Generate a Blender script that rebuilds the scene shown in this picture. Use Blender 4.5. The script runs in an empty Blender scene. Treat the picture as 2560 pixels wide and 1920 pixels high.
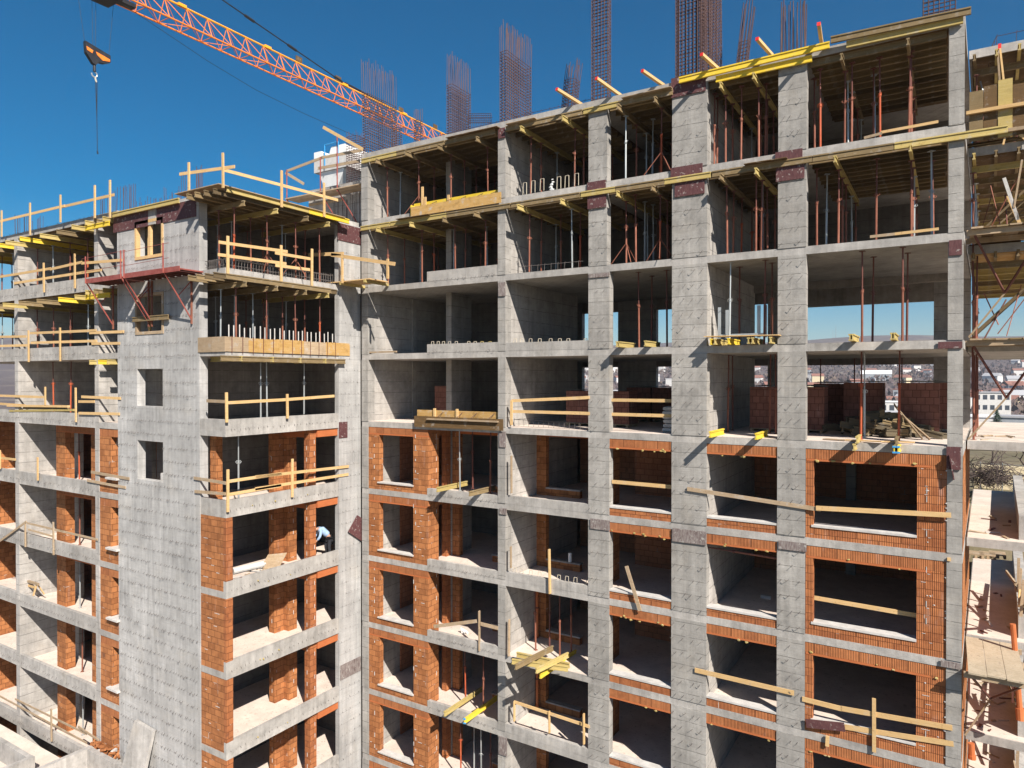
import bpy, math, random
from mathutils import Vector, Matrix
R = random.Random(7)
sc = bpy.context.scene
col = sc.collection
# ---------------------------------------------------------------- camera, light, exposure
CAM = Vector((22.518, -23.137, -0.838)); YAW = .5565; PIT = -.008; FL = 1744.7
cd = bpy.data.cameras.new("camera"); cam = bpy.data.objects.new("camera", cd); col.objects.link(cam)
cam.location = CAM; cam.rotation_euler = (math.pi/2 + PIT, 0, YAW)
cd.sensor_width = 36; cd.lens = FL/2560*36; cd.clip_end = 9000; cd.clip_start = .5
sc.camera = cam
SUN = Vector((1.0, -.65, 1.0)).normalized()
EL = math.asin(SUN.z)
sl = bpy.data.lights.new("sun", 'SUN'); so = bpy.data.objects.new("sun", sl); col.objects.link(so)
sl.energy = 5.0; sl.angle = math.radians(.53); sl.color = (1, .93, .83)
so.rotation_euler = SUN.to_track_quat('Z', 'Y').to_euler(); so.location = (40, -40, 60)
w = bpy.data.worlds.new("World"); sc.world = w; w.use_nodes = True
nt = w.node_tree; bgn = nt.nodes['Background']
sky = nt.nodes.new('ShaderNodeTexSky'); sky.sky_type = 'NISHITA'; sky.sun_disc = False
sky.sun_elevation = EL; sky.sun_rotation = math.atan2(SUN.x, SUN.y)
sky.air_density = 1.0; sky.dust_density = .05; sky.ozone_density = 4.3; sky.altitude = 300
hs = nt.nodes.new('ShaderNodeHueSaturation'); hs.inputs['Saturation'].default_value = 1.52; hs.inputs['Hue'].default_value = .493
nt.links.new(sky.outputs[0], hs.inputs['Color']); nt.links.new(hs.outputs[0], bgn.inputs[0])
bgn.inputs[1].default_value = .05
sc.view_settings.view_transform = 'Standard'; sc.view_settings.look = 'None'
sc.view_settings.exposure = .85; sc.view_settings.gamma = 1
sc.cycles.max_bounces = 6; sc.cycles.diffuse_bounces = 4

# ---------------------------------------------------------------- measuring helpers
FW = Vector((-math.sin(YAW)*math.cos(PIT), math.cos(YAW)*math.cos(PIT), math.sin(PIT)))
RT = Vector((math.cos(YAW), math.sin(YAW), 0)); UP = RT.cross(FW)
def on(x, y, ax, val):
    d = FW + RT*((x-1280)/FL) - UP*((y-960)/FL)
    return CAM + d*((val-CAM[ax])/d[ax])
def aY(x, y, v): return on(x, y, 1, v)
def aX(x, y, v): return on(x, y, 0, v)
def aZ(x, y, v): return on(x, y, 2, v)

# ---------------------------------------------------------------- materials
def newmat(name):
    m = bpy.data.materials.new(name); m.use_nodes = True
    t = m.node_tree; b = t.nodes['Principled BSDF']; b.inputs['Roughness'].default_value = .85
    b.inputs['Specular IOR Level'].default_value = .25
    return m, t, b
def N(t, typ, **kw):
    n = t.nodes.new(typ)
    for k, v in kw.items():
        if k in n.inputs: n.inputs[k].default_value = v
        else: setattr(n, k, v)
    return n
def L(t, a, b): t.links.new(a, b)
def math_(t, op, a, b=None):
    n = t.nodes.new('ShaderNodeMath'); n.operation = op
    for i, v in enumerate((a, b)):
        if v is None: continue
        if isinstance(v, (int, float)): n.inputs[i].default_value = v
        else: L(t, v, n.inputs[i])
    return n.outputs[0]
def mix(t, fac, a, b, typ='MIX'):
    n = t.nodes.new('ShaderNodeMix'); n.data_type = 'RGBA'; n.blend_type = typ
    for s, v in ((n.inputs[0], fac), (n.inputs[6], a), (n.inputs[7], b)):
        if isinstance(v, (int, float)): s.default_value = v
        elif isinstance(v, tuple): s.default_value = (*v, 1)
        else: L(t, v, s)
    return n.outputs[2]
def ramp(t, src, a, b, lo=0., hi=1.):
    n = t.nodes.new('ShaderNodeMapRange'); L(t, src, n.inputs[0])
    n.inputs[1].default_value = a; n.inputs[2].default_value = b; n.inputs[3].default_value = lo; n.inputs[4].default_value = hi
    return n.outputs[0]
def uv_world(t):          # u = x + y runs along any axis-aligned wall, v = z
    g = N(t, 'ShaderNodeNewGeometry'); s = N(t, 'ShaderNodeSeparateXYZ'); L(t, g.outputs['Position'], s.inputs[0])
    u = math_(t, 'ADD', s.outputs[0], s.outputs[1])
    c = N(t, 'ShaderNodeCombineXYZ'); L(t, u, c.inputs[0]); L(t, s.outputs[2], c.inputs[1])
    return g.outputs['Position'], u, s.outputs[2], c.outputs[0]
def noise(t, vec, scale, detail=4, rough=.6):
    n = N(t, 'ShaderNodeTexNoise'); n.inputs['Scale'].default_value = scale; n.inputs['Detail'].default_value = detail
    n.inputs['Roughness'].default_value = rough; L(t, vec, n.inputs['Vector']); return n.outputs['Fac']
def scaled(t, vec, s):
    n = N(t, 'ShaderNodeMapping'); n.inputs['Scale'].default_value = s; L(t, vec, n.inputs[0]); return n.outputs[0]
def bump(t, b, h, strength, dist):
    n = N(t, 'ShaderNodeBump'); n.inputs['Strength'].default_value = strength; n.inputs['Distance'].default_value = dist
    L(t, h, n.inputs['Height']); L(t, n.outputs[0], b.inputs['Normal'])

def concrete(name, base, lift=.5, boards=True, stain=1.0, lw=.042, vert=.24, mot=.36):
    m, t, b = newmat(name)
    pos, u, z, uv = uv_world(t)
    big = noise(t, pos, .55, 5, .65); mid = noise(t, pos, 2.6, 6, .7); fine = noise(t, pos, 22, 3, .7)
    streak = noise(t, scaled(t, uv, (5.5, .33, 1)), 1.0, 4, .6)
    drip = noise(t, scaled(t, uv, (16, .55, 1)), 1.0, 3, .6)
    v = math_(t, 'ADD', math_(t, 'MULTIPLY', ramp(t, big, .3, .7), .40), math_(t, 'MULTIPLY', ramp(t, mid, .3, .7), mot))
    v = math_(t, 'ADD', v, math_(t, 'MULTIPLY', ramp(t, streak, .3, .7), vert))
    dark = tuple(c*.58 for c in base); pale = tuple(min(1, c*1.34) for c in base)
    v = ramp(t, v, .2, .8)
    c = mix(t, v, dark, pale)
    oi = N(t, 'ShaderNodeObjectInfo'); c = mix(t, math_(t, 'MULTIPLY', oi.outputs['Random'], .30), c, tuple(x*.62 for x in base))
    warm = noise(t, pos, .9, 3); c = mix(t, ramp(t, warm, .54, .74, 0, .2), c, (base[0]*1.1, base[1]*.98, base[2]*.80))
    c = mix(t, ramp(t, fine, .28, .46, .25, 0.), c, tuple(x*.5 for x in base))
    c = mix(t, math_(t, 'MULTIPLY', ramp(t, drip, .56, .72), math_(t, 'MULTIPLY', ramp(t, big, .45, .65), .55*stain)), c, tuple(min(1, x*1.42) for x in base))
    h = math_(t, 'ADD', math_(t, 'MULTIPLY', fine, .5), mid)
    if boards:
        wob = math_(t, 'ADD', z, math_(t, 'MULTIPLY', math_(t, 'SUBTRACT', noise(t, pos, 1.7, 2), .5), .05))
        fr = math_(t, 'FRACT', math_(t, 'DIVIDE', wob, lift))
        ln = math_(t, 'MULTIPLY', math_(t, 'LESS_THAN', fr, lw), ramp(t, noise(t, pos, 3.3, 3), .36, .5))
        # each pour lift its own tone
        wn = N(t, 'ShaderNodeTexWhiteNoise', noise_dimensions='1D'); L(t, math_(t, 'FLOOR', math_(t, 'DIVIDE', wob, lift)), wn.inputs['W'])
        c = mix(t, math_(t, 'MULTIPLY', wn.outputs['Value'], .22), c, tuple(x*.72 for x in base))
        grain = noise(t, scaled(t, uv, (.9, 26, 1)), 1.0, 3)
        c = mix(t, ramp(t, grain, .48, .70, 0, .42), c, tuple(x*.66 for x in base))
        c = mix(t, math_(t, 'MULTIPLY', ln, math_(t, 'MULTIPLY', ramp(t, mid, .2, .5, .5, 1), .85 if lw > .03 else .5)), c, tuple(x*.35 for x in base))
        h = math_(t, 'SUBTRACT', h, ln)
    L(t, c, b.inputs['Base Color']); bump(t, b, h, .5, .02)
    return m
def brick(name, c1, c2, mort, rib=True, w=.38, rh=.245, white=.5, dark=(.10, .05, .04)):
    m, t, b = newmat(name)
    pos, u, z, uv = uv_world(t)
    wobv = N(t, 'ShaderNodeVectorMath'); wobv.operation = 'ADD'; L(t, uv, wobv.inputs[0])
    cn = N(t, 'ShaderNodeTexNoise'); cn.inputs['Scale'].default_value = 7; L(t, pos, cn.inputs['Vector'])
    vs = N(t, 'ShaderNodeVectorMath'); vs.operation = 'SCALE'; L(t, cn.outputs['Color'], vs.inputs[0]); vs.inputs['Scale'].default_value = .012
    L(t, vs.outputs[0], wobv.inputs[1])
    bt = N(t, 'ShaderNodeTexBrick'); L(t, wobv.outputs[0], bt.inputs['Vector'])
    for k, v in (('Scale', 1), ('Mortar Size', .0105), ('Mortar Smooth', .1), ('Bias', 0), ('Brick Width', w), ('Row Height', rh)): bt.inputs[k].default_value = v
    bt.inputs['Color1'].default_value = (*c1, 1); bt.inputs['Color2'].default_value = (*c2, 1); bt.inputs['Mortar'].default_value = (*c1, 1)
    big = noise(t, pos, .8, 3); mid = noise(t, pos, 5, 4)
    c = bt.outputs['Color']
    c = mix(t, ramp(t, big, .4, .7, 0, .45), c, tuple(x*.62 for x in c1))
    c = mix(t, ramp(t, mid, .45, .7, 0, .4), c, tuple(min(1, x*1.3) for x in c2))
    scor = noise(t, pos, 2.3, 2); c = mix(t, ramp(t, scor, .68, .74, 0, .55), c, dark)
    eff = noise(t, scaled(t, uv, (3, .6, 1)), 1, 3); c = mix(t, ramp(t, eff, .62, .8, 0, .35), c, (.55, .42, .38))
    mo = mix(t, math_(t, 'MULTIPLY', ramp(t, noise(t, pos, 2.2, 3), .66-.08*white, .72-.08*white), .85), tuple(x*.58 for x in c1), mort)
    c = mix(t, bt.outputs['Fac'], c, mo)
    h = math_(t, 'SUBTRACT', math_(t, 'MULTIPLY', mid, .25), bt.outputs['Fac'])
    if rib:
        rb = math_(t, 'SINE', math_(t, 'MULTIPLY', u, 2*math.pi/.045))
        h = math_(t, 'ADD', h, math_(t, 'MULTIPLY', rb, .45))
        c = mix(t, ramp(t, rb, .0, .9, 0, .42), c, tuple(x*.45 for x in c1))  # dark bands along the ribs: groove shade painted into the colour
    L(t, c, b.inputs['Base Color']); bump(t, b, h, .8, .012)
    return m
def grainy(name, c1, c2, rough=.75, sc_=(1, 1, 1), scale=6., metal=0., objrand=.0, bmp=.25, spots=None):
    m, t, b = newmat(name); b.inputs['Roughness'].default_value = rough; b.inputs['Metallic'].default_value = metal
    tc = N(t, 'ShaderNodeNewGeometry'); v = scaled(t, tc.outputs['Position'], sc_)
    n1 = noise(t, v, scale, 5, .65); n2 = noise(t, tc.outputs['Position'], 1.3, 3)
    c = mix(t, ramp(t, n1, .3, .7), c1, c2)
    c = mix(t, ramp(t, n2, .45, .75, 0, .35), c, tuple(x*.6 for x in c1))
    if spots: c = mix(t, ramp(t, noise(t, tc.outputs['Position'], 9, 3), .6, .68, 0, .8), c, spots)
    if objrand:
        oi = N(t, 'ShaderNodeObjectInfo'); c = mix(t, math_(t, 'MULTIPLY', oi.outputs['Random'], objrand), c, tuple(x*.45 for x in c1))
    L(t, c, b.inputs['Base Color'])
    if bmp: bump(t, b, n1, bmp, .01)
    return m
def wood(name, c1, c2, objrand=.25, knots=(.2, .1, .04), splash=.45):
    m, t, b = newmat(name); b.inputs['Roughness'].default_value = .8
    tc = N(t, 'ShaderNodeTexCoord'); oi = N(t, 'ShaderNodeObjectInfo')
    g = noise(t, scaled(t, tc.outputs['Object'], (9, 9, 9)), 1, 4); g2 = noise(t, scaled(t, tc.outputs['Object'], (1.6, 1.6, 30)), 1, 3)
    c = mix(t, ramp(t, g2, .3, .7), c1, c2)
    c = mix(t, ramp(t, g, .62, .75, 0, .55), c, knots)
    pz = noise(t, scaled(t, tc.outputs['Object'], (3.1, 3.1, 3.1)), 1, 4, .7); c = mix(t, ramp(t, pz, .56, .68, 0, splash), c, (.46, .43, .39))
    c = mix(t, ramp(t, pz, .46, .3, 0, splash*.8), c, tuple(x*.45 for x in c1))
    c = mix(t, math_(t, 'MULTIPLY', oi.outputs['Random'], objrand), c, tuple(x*.5 for x in c1))
    L(t, c, b.inputs['Base Color']); bump(t, b, g2, .2, .008)
    return m
M = {}
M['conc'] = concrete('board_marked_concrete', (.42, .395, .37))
M['conc_col'] = concrete('column_concrete', (.34, .322, .300), .48)  # darker than cross walls and tower: sun contrast put into the colours
M['conc_slab'] = concrete('slab_edge_concrete', (.39, .368, .345), boards=False)
M['conc_tower'] = concrete('tower_concrete', (.445, .434, .424), .52, stain=.9, lw=.022, vert=.34, mot=.18)
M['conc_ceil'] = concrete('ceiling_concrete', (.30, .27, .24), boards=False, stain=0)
M['floor'] = grainy('dusty_floor_screed', (.58, .49, .43), (.70, .60, .53), .95, (1, 1, 1), 1.6, bmp=.1, spots=(.40, .32, .27))
M['floor_dark'] = grainy('shade_darkened_floor', (.19, .17, .155), (.27, .245, .225), .95, (1, 1, 1), 2.2, bmp=.15, spots=(.12, .10, .09))  # upper floors: the shade of these storeys is put into the colour
M['conc_dark'] = concrete('shade_darkened_concrete', (.17, .16, .15))  # inner walls, with the indoor darkness painted into the concrete colour
M['floor_pale'] = grainy('pale_terrace_floor', (.55, .47, .41), (.68, .60, .53), .95, (1, 1, 1), 1.2, bmp=.1, spots=(.45, .38, .33))
M['brick'] = brick('hollow_clay_brick', (.31, .115, .042), (.53, .215, .08), (.66, .58, .52), white=.6)
M['brick_rib'] = brick('ribbed_clay_brick', (.32, .108, .042), (.48, .18, .068), (.58, .47, .40), w=.39, rh=.245, white=.5)
M['brick_lintel'] = brick('ribbed_lintel_blocks', (.34, .12, .046), (.46, .175, .068), (.4, .25, .18), w=.42, rh=3, white=0.)
M['lintel_red'] = grainy('red_clay_lintel', (.40, .115, .04), (.48, .155, .055), .8, (1, 1, 6), 4)
M['brick_in'] = brick('inner_clay_brick', (.42, .165, .085), (.50, .21, .11), (.4, .32, .28))
M['sill'] = grainy('pale_cast_sill', (.44, .42, .40), (.60, .575, .55), .9, (1, 1, 1), 4)
M['pine'] = wood('fresh_pine', (.58, .37, .16), (.70, .48, .24), .3, splash=.3)
M['pine_old'] = wood('weathered_pine', (.36, .26, .165), (.48, .36, .24), .45, splash=.6)
M['h20'] = wood('yellow_beam_timber', (.44, .33, .11), (.56, .44, .18), .45)
M['h20_new'] = wood('bright_yellow_beam', (.68, .47, .03), (.76, .56, .07), .2, splash=.25)
M['h20_dark'] = wood('shaded_old_timber', (.115, .08, .042), (.18, .13, .07), .5, splash=.25)  # old timber darkened further; shade under the slabs is in its colour
M['ply_scraped'] = grainy('scraped_film_on_concrete', (.085, .045, .045), (.34, .31, .29), .8, (14, 14, 2.0), 2.2, bmp=.2, spots=(.40, .38, .35))
M['h20_old'] = wood('worn_beam_timber', (.21, .15, .075), (.31, .225, .12), .5, splash=.4)
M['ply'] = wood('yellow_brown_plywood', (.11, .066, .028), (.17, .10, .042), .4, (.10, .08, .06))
M['ply_dark'] = grainy('dark_red_film_plywood', (.075, .028, .032), (.135, .062, .06), .6, (9, 9, 2.2), 3, bmp=.1, spots=(.33, .29, .27))
M['panel'] = wood('orange_formwork_panel', (.44, .25, .075), (.55, .36, .15), .25, (.5, .42, .33), splash=.75)
M['prop_red'] = grainy('rust_red_painted_steel', (.24, .085, .055), (.36, .15, .10), .55, (1, 1, .4), 12, .25, .35, .1)
M['prop_bright'] = grainy('orange_red_painted_steel', (.42, .075, .03), (.50, .13, .06), .5, (1, 1, .4), 9, .1, .2, .1)
M['prop_grey'] = grainy('galvanised_steel', (.40, .43, .44), (.56, .58, .58), .45, (1, 1, .3), 10, .5, .4, .1)
M['prop_dark'] = grainy('dark_rusty_tube', (.14, .055, .045), (.22, .09, .07), .6, (1, 1, .4), 12, .3, .3, .1)
M['rebar'] = grainy('rusty_rebar', (.075, .045, .045), (.12, .07, .065), .7, (1, 1, 1), 5, .3, bmp=0)
M['rebar_pale'] = grainy('pale_rebar', (.5, .44, .36), (.62, .55, .42), .7, (1, 1, 1), 5, .2, bmp=0)
M['wire'] = grainy('dark_tie_wire', (.10, .09, .085), (.16, .14, .13), .8, (1, 1, 1), 5, bmp=0)
M['crane'] = grainy('orange_crane_paint', (.80, .20, .03), (.88, .27, .05), .4, (1, 1, 1), 3, bmp=0)
M['crane_y'] = grainy('yellow_orange_steel', (.85, .36, .03), (.9, .42, .04), .4, (1, 1, 1), 3, bmp=0)
M['dark'] = grainy('dark_steel', (.035, .035, .04), (.06, .06, .065), .5, (1, 1, 1), 3, .4, bmp=0)
M['scaf'] = grainy('red_scaffold_steel', (.27, .06, .05), (.38, .125, .10), .5, (1, 1, 1), 6, .1, .2, .1)
M['pallet_brick'] = brick('stacked_brick_pack', (.20, .085, .062), (.25, .11, .082), (.13, .06, .05), rib=False, w=.25, rh=.245, white=0)
M['white'] = grainy('white_plastic', (.74, .74, .73), (.82, .82, .8), .5, (1, 1, 1), 3, bmp=0)
M['orange_pipe'] = grainy('orange_plastic_pipe', (.48, .14, .05), (.56, .18, .07), .4, (1, 1, 1), 3, bmp=0)
M['red_tip'] = grainy('red_end_paint', (.75, .03, .03), (.8, .05, .04), .6, (1, 1, 1), 3, bmp=0)
M['blue_tip'] = grainy('blue_end_cap', (.05, .30, .62), (.07, .36, .7), .5, (1, 1, 1), 3, bmp=0)

# ---------------------------------------------------------------- mesh builder
class MB:
    def __init__(s): s.v = []; s.f = []
    def quad8(s, p):
        o = len(s.v); s.v += [tuple(q) for q in p]
        s.f += [tuple(o+i for i in f) for f in ((0, 3, 2, 1), (4, 5, 6, 7), (0, 1, 5, 4), (1, 2, 6, 5), (2, 3, 7, 6), (3, 0, 4, 7))]
        return s
    def box(s, x0, x1, y0, y1, z0, z1):
        return s.quad8([(x0, y0, z0), (x1, y0, z0), (x1, y1, z0), (x0, y1, z0), (x0, y0, z1), (x1, y0, z1), (x1, y1, z1), (x0, y1, z1)])
    def prism(s, pts, z0, z1):          # counter-clockwise plan outline
        o = len(s.v); n = len(pts)
        s.v += [(x, y, z0) for x, y in pts] + [(x, y, z1) for x, y in pts]
        s.f.append(tuple(o+i for i in reversed(range(n)))); s.f.append(tuple(o+n+i for i in range(n)))
        for i in range(n): s.f.append((o+i, o+(i+1) % n, o+n+(i+1) % n, o+n+i))
        return s
    def beam(s, p, q, w, h, up=(0, 0, 1)):   # bar p..q, w sideways, h along up
        p = Vector(p); q = Vector(q); d = (q-p).normalized(); up = Vector(up)
        if abs(d.dot(up)) > .98: up = Vector((0, 1, 0))
        sd = d.cross(up).normalized(); u = sd.cross(d).normalized()
        a = sd*(w/2); b = u*(h/2)
        return s.quad8([p-a-b, p+a-b, q+a-b, q-a-b, p-a+b, p+a+b, q+a+b, q-a+b])
    def tube(s, p, q, r, n=6, r2=None):
        p = Vector(p); q = Vector(q); d = (q-p).normalized(); up = Vector((0, 0, 1)) if abs(d.z) < .9 else Vector((1, 0, 0))
        a = d.cross(up).normalized(); b = a.cross(d); o = len(s.v); r2 = r if r2 is None else r2
        for c, rr in ((p, r), (q, r2)):
            for i in range(n):
                t = 2*math.pi*i/n; s.v.append(tuple(c + a*(math.cos(t)*rr) + b*(math.sin(t)*rr)))
        for i in range(n): j = (i+1) % n; s.f.append((o+i, o+n+i, o+n+j, o+j))
        s.f.append(tuple(o+i for i in range(n))); s.f.append(tuple(o+n+i for i in reversed(range(n))))
        return s
    def path(s, pts, r, n=5):
        for a, b in zip(pts, pts[1:]): s.tube(a, b, r, n)
        return s
    def h20(s, p, q, up=(0, 0, 1)):      # I-shaped timber beam, axis p..q is its centre line
        p = Vector(p); q = Vector(q); up = Vector(up)
        s.beam(p+up*.08, q+up*.08, .08, .04, up); s.beam(p-up*.08, q-up*.08, .08, .04, up); s.beam(p, q, .03, .118, up)
        return s
def ob(name, mb, mat, parent=None, base=None, label=None, cat=None, group=None, kind=None):
    """one mesh object; its vertices are world positions, shifted to the base of its thing"""
    b = Vector(base) if base is not None else (Vector(parent['_b']) if parent is not None else Vector((0, 0, 0)))
    me = bpy.data.meshes.new(name); me.from_pydata([tuple(Vector(v)-b) for v in mb.v], [], mb.f)
    me.materials.append(M[mat] if isinstance(mat, str) else mat); me.update()
    o = bpy.data.objects.new(name, me); col.objects.link(o)
    o['_b'] = tuple(b)
    if parent is not None: o.parent = parent
    else: o.location = b
    tag(o, label, cat, group, kind); return o
def tag(o, label=None, cat=None, group=None, kind=None):
    if label: o['label'] = label
    if cat: o['category'] = cat
    if group: o['group'] = group
    if kind: o['kind'] = kind
    elif cat: o['kind'] = 'thing'
def thing(name, base, label, cat, group=None):
    o = bpy.data.objects.new(name, None); col.objects.link(o); o.location = base; o['_b'] = tuple(base); o.empty_display_size = .2
    tag(o, label, cat, group); return o
def copy_tree(src, loc=None, parent=None, rz=None):
    c = src.copy(); col.objects.link(c)
    if parent is not None: c.parent = parent
    if loc is not None: c.location = loc
    if rz is not None: c.rotation_euler = (0, 0, rz)
    for ch in src.children: copy_tree(ch, None, c)
    return c
# ================================================================ LONG BLOCK (facade in the plane y = 0)
H = 3.0
fx = lambda px: aY(px, 946, 0).x
main = thing('apartment_block', (11.5, 4, -21), 'long unfinished concrete apartment block with open bays and brick infill on its lower storeys', 'building')
side = lambda y: 22.93 + .042*y                       # its end wall is not quite square to the facade
COLS = [(.16, .55), (7.48, 7.83), (11.42, 12.25), (14.56, 15.76), (18.0, 18.83), (22.55, 22.92)]
LOW = range(-7, -1)                                    # storeys already filled with brick
for k in range(-7, 4):
    ob('floor_slab', MB().prism([(.16, 0), (22.93, 0), (side(9.7), 9.7), (.16, 9.7)], k*H, k*H+.24), 'conc_slab', main)
    if k < 3: ob('floor_screed', MB().prism([(.2, .03), (22.9, .03), (side(9.7)-.03, 9.6), (.2, 9.6)], k*H+.238, k*H+.252), 'floor' if k < 0 else 'floor_dark', main)
for k in range(-7, 3):
    z0, z1 = k*H+.24, (k+1)*H
    for i, (a, b) in enumerate(COLS):
        d = .4 if i in (0, 1, 5) else .32
        bb = b-.1 if (i == 2 and k >= 1) else b
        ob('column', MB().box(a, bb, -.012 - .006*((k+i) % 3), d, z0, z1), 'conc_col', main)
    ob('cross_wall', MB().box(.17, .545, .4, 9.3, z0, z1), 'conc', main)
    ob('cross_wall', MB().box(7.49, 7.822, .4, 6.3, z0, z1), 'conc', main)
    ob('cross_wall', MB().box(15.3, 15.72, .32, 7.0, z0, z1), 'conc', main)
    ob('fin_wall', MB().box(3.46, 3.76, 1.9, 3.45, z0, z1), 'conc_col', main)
    for x0, x1 in ((.16, 6.6), (8.58, 10.57), (12.4, 13.6), (15.76, 17.2), (22.09, 23.3)):
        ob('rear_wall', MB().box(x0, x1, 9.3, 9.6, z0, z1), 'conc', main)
    if k == 0:
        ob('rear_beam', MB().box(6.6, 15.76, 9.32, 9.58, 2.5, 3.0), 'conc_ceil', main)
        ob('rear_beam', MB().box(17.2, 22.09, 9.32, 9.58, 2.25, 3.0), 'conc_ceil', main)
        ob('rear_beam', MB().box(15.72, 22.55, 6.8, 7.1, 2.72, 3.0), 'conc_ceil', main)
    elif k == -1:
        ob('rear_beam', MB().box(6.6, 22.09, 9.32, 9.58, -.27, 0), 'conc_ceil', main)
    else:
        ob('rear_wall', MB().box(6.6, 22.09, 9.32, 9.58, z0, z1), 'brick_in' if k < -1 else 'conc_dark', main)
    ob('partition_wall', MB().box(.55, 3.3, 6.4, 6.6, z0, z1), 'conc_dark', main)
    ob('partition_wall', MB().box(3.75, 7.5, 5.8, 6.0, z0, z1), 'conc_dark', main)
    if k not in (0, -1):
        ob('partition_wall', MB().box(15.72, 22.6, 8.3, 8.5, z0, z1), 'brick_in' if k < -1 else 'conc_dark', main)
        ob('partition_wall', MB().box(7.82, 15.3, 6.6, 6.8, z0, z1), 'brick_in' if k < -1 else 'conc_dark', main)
# brick infill
p1, p2, p3 = fx(947), fx(1032.4), fx(1069)
j4, r4 = fx(2034), fx(2294)
for k in LOW:
    f, c = k*H+.24, (k+1)*H
    B = lambda x0, x1, y0, y1, z0, z1, m='brick', n='brick_wall': ob(n, MB().box(x0, x1, y0, y1, z0, z1), m, main)
    # first bay: window, then a loggia two metres deep
    wl = B(.553, p1, .01, .27, f, c-.34); B(p2, p3, .01, .27, f, c-.34); B(p1, p2, .01, .27, f, f+.28)
    li = B(.553, p3, .012, .27, c-.27, c-.004, 'brick_lintel', 'lintel_course'); B(.553, p3-.02, .004, .275, c-.335, c-.275, 'lintel_red', 'lintel')
    ob('window_sill', MB().box(p1-.06, p2+.02, -.05, .30, f+.285, f+.34), 'sill', wl)
    B(p3-.26, p3-.002, .275, .75, f, c-.003); B(p3-.24, p3-.004, .755, 1.55, c-.3, c-.003, 'brick_lintel', 'lintel_course')
    B(3.47, 3.72, 1.56, 1.885, f, c-.003, 'brick_rib'); B(3.77, 4.15, 1.95, 2.2, f, c-.003); B(4.155, 7.485, 1.96, 2.2, c-.3, c-.003, 'lintel_red', 'lintel')
    B(.548, .61, 2.1, 6.35, f, c-.002, 'brick_in')
    s = B(5.9, 7.48, 1.97, 2.2, f, f+.28); ob('sill_slab', MB().box(5.85, 7.48, 1.93, 2.25, f+.283, f+.33), 'conc_slab', s)
    # second bay: set-back frame
    B(7.825, 8.28, 2.45, 2.7, f, c-.28); B(7.825, 11.9, 2.455, 2.7, c-.275, c-.003, 'lintel_red', 'lintel')
    s = B(8.285, 9.85, 2.46, 2.69, f, f+.3); ob('sill_slab', MB().box(8.28, 9.88, 2.42, 2.72, f+.303, f+.36), 'conc_slab', s)
    # third and fourth bay: ribbed lintel and sill courses flush with the slab edge
    for a, b in ((12.252, 14.558), (15.762, 17.998)):
        ob('lintel_course', MB().box(a, b, .012, .27, c-.285, c-.004), 'brick_lintel', main)
        B(a, b, .002, .275, c-.345, c-.288, 'lintel_red', 'lintel')
        s = B(a, b, .014, .27, f, f+.27, 'brick_rib'); ob('window_sill', MB().box(a+.003, b-.003, -.012, .34, f+.273, f+.335), 'sill', s)
    B(11.25, 11.6, 1.3, 2.44, f, c-.003); B(11.3, 13.2, 4.8, 5.0, f, c-.003, 'brick_in'); B(13.9, 15.29, 4.8, 5.0, f, c-.003, 'brick_in')
    B(15.73, 16.9, 7.0, 7.2, f, c-.003, 'brick_in')
    # fifth bay: one wide window
    w5 = B(18.833, j4, .012, .27, f, c-.39, 'brick_rib'); B(r4, 22.545, .013, .27, f, c-.32, 'brick_rib')
    B(j4, r4, .013, .27, f, f+.34, 'brick_rib')
    ob('lintel_course', MB().box(18.833, 22.545, .014, .27, c-.315, c-.004), 'brick_lintel', main)
    B(18.85, r4+.35, .004, .275, c-.382, c-.32, 'lintel_red', 'lintel')
    ob('window_sill', MB().box(j4-.05, r4, -.02, .36, f+.343, f+.41), 'sill', w5)
    ob('inner_column', MB().box(19.1, 19.45, 7.9, 8.2, f, c), 'conc_col', main)
    ob('end_wall', MB().quad8([(22.62, .42, f), (side(.42)-.01, .42, f), (side(9.2)-.01, 9.2, f), (22.9, 9.2, f), (22.62, .42, c), (side(.42)-.01, .42, c), (side(9.2)-.01, 9.2, c), (22.9, 9.2, c)]), 'brick', main)
for k in (-1, 0, 1, 2):
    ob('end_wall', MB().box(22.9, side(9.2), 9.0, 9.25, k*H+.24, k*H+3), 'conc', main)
# upstands at the loggia edges
u0 = fx(1068)
for k, h in ((-6, .52), (-5, .52), (-4, .52), (-3, .52), (-2, .52), (0, .60), (1, .66)):
    ob('upstand', MB().box(u0, 7.478, -.008, .14, k*H+.24, k*H+h), 'conc_slab', main)
for k in (-6, -5, -3, -2, 0):
    ob('upstand', MB().box(7.832, 11.418, -.006, .14, k*H+.24, k*H+.56), 'conc_slab', main)
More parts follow.
